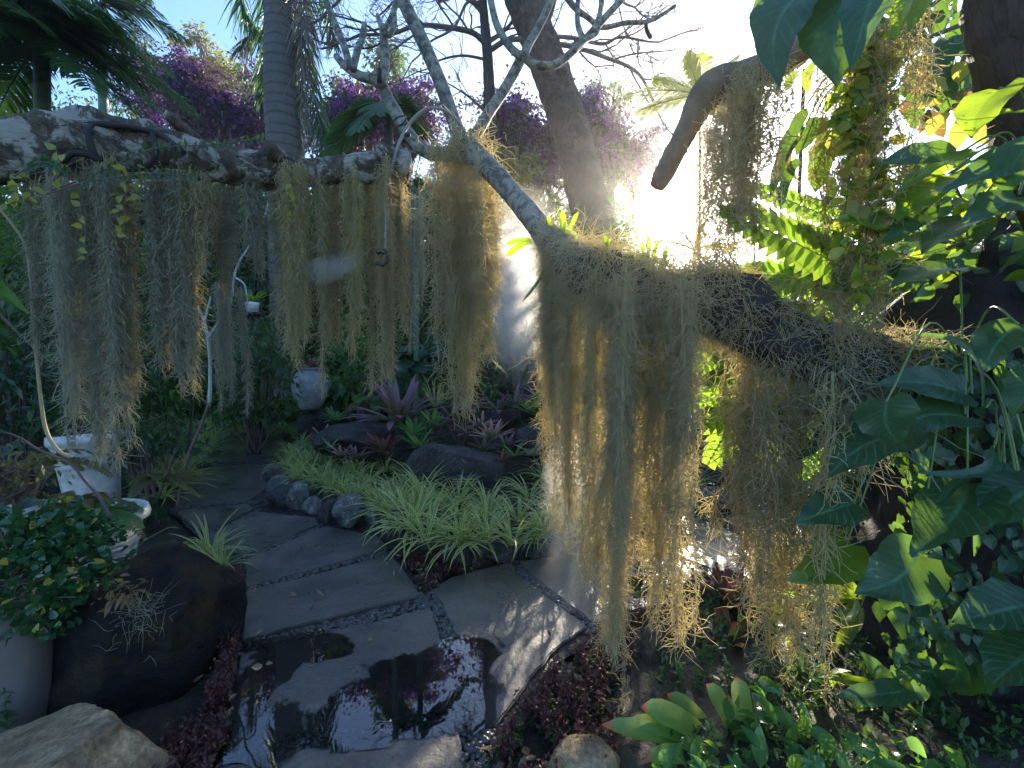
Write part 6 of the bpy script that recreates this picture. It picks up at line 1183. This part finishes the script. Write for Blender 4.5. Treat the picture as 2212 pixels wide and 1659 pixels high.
for u, v, Y, r, ax in [(862, 262, 3.3, 15.5, (.5, .1, -.9)), (1026, 292, 3.3, 14.5, (.75, .1, .9)), ]:
    c = P(u, v, Y); ax = nrm(np.array(ax)); a = nrm(np.cross(ax, [0, 1, 0])); b_ = np.cross(ax, a); th = np.linspace(0, 2*np.pi, 26); g = Geo(); tube(g, c+(a*np.cos(th)[:, None]+b_*np.sin(th)[:, None])*r*px(Y)*1.05, .006, 6, cap=False); STP = obj('strap', g, M['black'], t)
g = Geo(); tube(g, [P(870, 285, 3.2), P(878, 292, 3.2), P(886, 290, 3.2)], .016, 8); obj('clip', g, M['black'], STP)
# ---- low ground plants and litter
def groundcover(regions, n, mat, h, L, name, label, kind='stuff', lay=4, per=4):
    g = Geo(); reg = [np.array(r) for r in regions]; A = [abs(np.sum(r[:, 0]*np.roll(r[:, 1], -1)-np.roll(r[:, 0], -1)*r[:, 1])) for r in reg]
    for r, nn in zip(reg, (np.array(A)/sum(A)*n).astype(int)):
        q = np.array([G(*p)[:2] for p in r]); k = 0; pts = []
        lo, hi = q.min(0), q.max(0)
        while len(pts) < nn and k < 60:
            k += 1; pt = rng.uniform(lo, hi, (nn*2, 2)); ins = np.zeros(len(pt), bool)
            for i in range(len(q)):
                a, b = q[i], q[(i+1) % len(q)]; c = ((a[1] > pt[:, 1]) != (b[1] > pt[:, 1])) & (pt[:, 0] < (b[0]-a[0])*(pt[:, 1]-a[1])/(b[1]-a[1]+1e-12)+a[0]); ins ^= c
            pts += list(pt[ins])
        pt = np.array(pts[:nn])
        if not len(pt): continue
        dens = np.array([mnoise.noise(Vector((p[0]*5, p[1]*5, 2))) for p in pt]); pt = pt[dens > -.22]; m = len(pt)
        hh = h*rng.uniform(.3, 1.2, m); lean = rng.normal(0, .15, (m, 2))
        for l in range(lay):
            f = (l+1)/lay; pos = np.c_[pt+lean*(hh*f)[:, None], -.02+hh*f]; pos = np.repeat(pos, per, 0); d = rdir(len(pos), .35); leafs(g, pos, d, L*rng.uniform(.6, 1.2, len(pos))*(1.1-.3*f), .42, .1, 3)
        if h > .04: st = np.stack([np.c_[pt, np.full(m, -.05)], np.c_[pt+lean*hh[:, None], hh-.02]], 1); threads(g, np.stack([st[:, 0], st.mean(1), st[:, 1]], 1), np.full(m, .0013))
    return tag(obj(name, g, M[mat], None, (0, 0, 0)), label, 'ground cover', None, kind)
WED = [(850, 1150), (935, 1180), (1030, 1215), (1080, 1215), (970, 1240), (925, 1275), (905, 1262), (870, 1205)]
LST = [(505, 1230), (523, 1262), (516, 1380), (500, 1480), (492, 1560), (470, 1720), (280, 1720), (340, 1640), (440, 1540), (490, 1400), (492, 1290)]
RST = [(1290, 1395), (1340, 1340), (1400, 1330), (1470, 1340), (1440, 1400), (1330, 1480), (1330, 1700), (1040, 1760), (1045, 1650), (1100, 1580), (1170, 1480), (1215, 1430)]
groundcover([WED], 900, 'redstem', .07, .02, 'red_ground_cover', 'dark reddish ground cover in the wedge between the slabs')
groundcover([LST], 1100, 'redstem', .10, .024, 'red_ground_cover', 'red-leaved ground cover along the dark boulder and the path')
groundcover([RST], 900, 'redstem', .13, .024, 'red_ground_cover', 'upright dark red stems of ground cover at the bottom by the path')
groundcover([WED, LST, RST], 1300, 'midleaf', .05, .022, 'green_ground_cover', 'tiny green weeds among the red ground cover')
groundcover([[(650, 940), (760, 925), (900, 900), (1200, 900), (1450, 960), (1500, 1080), (1300, 1110), (1000, 1100), (760, 1040), (650, 1000)]], 3000, 'midleaf', .26, .045, 'bed_ground_cover', 'small green ground cover between the bromeliads', lay=5)
groundcover([[(-700, 1100), (300, 1090), (380, 1040), (440, 940), (400, 890), (-700, 900)]], 5200, 'blueleaf', .34, .07, 'bed_ground_cover', 'green undergrowth of the left bed', lay=5)
groundcover([[(-700, 1640), (20, 1640), (20, 1250), (330, 1150), (370, 1110), (200, 1080), (-700, 1100)]], 1500, 'farleaf', .2, .05, 'bed_ground_cover', 'dark undergrowth around the white pots', lay=5)
groundcover([[(1480, 1260), (1700, 1250), (2700, 1180), (2700, 1700), (1450, 1720), (1400, 1500)]], 3000, 'midleaf', .14, .05, 'bed_ground_cover', 'green undergrowth of the lower right bed', lay=3)
groundcover([[(1700, 1090), (2700, 1150), (2700, 930), (1500, 930), (1560, 1060)]], 3000, 'midleaf', .4, .08, 'bed_ground_cover', 'green undergrowth beyond the right path', lay=5)
def litter(regions, n, L):
    g = Geo()
    for r in regions:
        q = np.array([G(*p)[:2] for p in r]); lo, hi = q.min(0), q.max(0); pt = rng.uniform(lo, hi, (n*2, 2)); ins = np.zeros(len(pt), bool)
        for i in range(len(q)):
            a, b = q[i], q[(i+1) % len(q)]; c = ((a[1] > pt[:, 1]) != (b[1] > pt[:, 1])) & (pt[:, 0] < (b[0]-a[0])*(pt[:, 1]-a[1])/(b[1]-a[1]+1e-12)+a[0]); ins ^= c
        pt = pt[ins | (rng.random(len(pt)) < .03)][:n]; n_ = len(pt); pos = np.c_[pt, rng.uniform(-.01, .02, n_)]; d = nrm(np.c_[rng.normal(size=(n_, 2)), rng.normal(0, .25, n_)]); leafs(g, pos, d, L*rng.uniform(.5, 1.4, n_), .55, -.2, 5, .3)
    return g
tag(obj('leaf_litter', litter([RST, LST, WED, [(1480, 1300), (2300, 1200), (2300, 1700), (1500, 1700)], [(650, 930), (1500, 930), (1500, 1100), (650, 1050)]], 330, .045), M['litter']), 'brown fallen leaves on the wet soil', 'leaf litter', kind='stuff')
for u, v, a, lb in [(795, 1382, .3, 'yellow fallen leaf on the puddled slab near its middle'), (575, 1433, .1, 'pale curled fallen leaf in the left puddle'), (905, 1272, .8, 'tiny orange fallen leaf at the corner of a slab')]:
    c = G(u, v, .008); g = Geo(); bigleaf(g, c, c+np.array([math.cos(a), math.sin(a)*1.0, .006])*.035, .018, 0, 0, K=6, A=3); tag(obj('fallen_leaf', g, M['rustleaf' if 'orange' in lb else 'yellowleaf'], None, c), lb, 'leaf')
g = Geo(); c = P(265, 1285, 1.80)
leafs(g, c+rng.normal(size=(46, 3))*[.05, .02, .035], rdir(46), .05*rng.uniform(.5, 1.2, 46), .4, .4, 5, .4); tag(obj('dead_frond', g, M['rustleaf'], None, c), 'clump of dead brown leaves lying on the face of the huge dark boulder', 'dead leaves', None, 'stuff')
g = Geo(); threads(g, tangle(P(300, 1330, 1.79), (.10, .02, .12), 90, .05, .0012), .0006*np.ones(90)); tag(obj('spanish_moss', g, M['mossgrey'], None, P(300, 1330, 1.79)), 'wisp of loose moss on the face of the huge dark boulder', 'moss')
# ---- drifting water spray
def spray(label, pts, r, dens, aniso=.55, col=(1, .97, .92), axis=2):
    N = NT('water_spray'); oc = N.coord(); n1 = N.noise(N.mapping(oc, (3.0, 3.0, 1.0)), 2.2, 5, .65)
    ge = N.n('ShaderNodeSeparateXYZ', {0: N.coord('Generated')})
    f = None
    for k in range(3):
        e = N.math('SUBTRACT', 1.0, N.math('MULTIPLY', N.math('ABSOLUTE', N.math('SUBTRACT', ge.outputs[k], .5)), 2.0)); e = N.ramp(e, [(.0, 0.0), (.25 if k != axis or axis == 2 else .12, .12), (.95 if k != axis else (.7 if axis == 2 else .3), 1.0)])
        f = e if f is None else N.math('MULTIPLY', f, e)
    d = N.math('MULTIPLY', N.math('MULTIPLY', N.ramp(n1, [(.32, .15), (.7, 1.0)]), f), dens)
    v = N.n('ShaderNodeVolumePrincipled', {'Color': (*col, 1), 'Density': d, 'Anisotropy': aniso}); N.t.links.new(v.outputs[0], N.o.inputs['Volume'])
    g = Geo(); sp = spline([list(p)+[q] for p, q in zip(pts, r)], 6); tube(g, sp[:, :3], sp[:, 3], 18, .0)
    return tag(obj('water_spray', g, N.m, None, np.mean(sp[:, :3], 0)), label, 'water spray', None, 'stuff')
spray('fine spray blowing left from the hanging nozzle', [P(818, 545, 2.92), P(775, 556, 2.82), P(730, 572, 2.76), P(665, 598, 2.72)], [.016, .045, .075, .10], 13.0, axis=0)
spray('tall pale column of spray behind the fork moss clump', [P(1120, 430, 4.6), P(1118, 560, 4.6), P(1112, 680, 4.6), P(1095, 830, 4.6)], [.46, .54, .52, .42], 4.6)
spray('narrow column of falling spray in front of the long grass', [P(1272, 820, 2.7), P(1255, 980, 2.7), P(1240, 1120, 2.7), P(1232, 1330, 2.7)], [.16, .22, .25, .24], 7.0)
N = NT('haze_air'); v_ = N.n('ShaderNodeVolumePrincipled', {'Color': (1, .97, .92, 1), 'Density': .0009, 'Anisotropy': .82}); N.t.links.new(v_.outputs[0], N.o.inputs['Volume'])
g = Geo(); box(g, (-95, -6, -1.2), (95, 75, 45)); tag(obj('haze', g, N.m, smooth=False), 'thin sunlit haze of water droplets in the garden air', 'haze', kind='stuff')  # added volume; its glow round the sun also stands in for lens veil
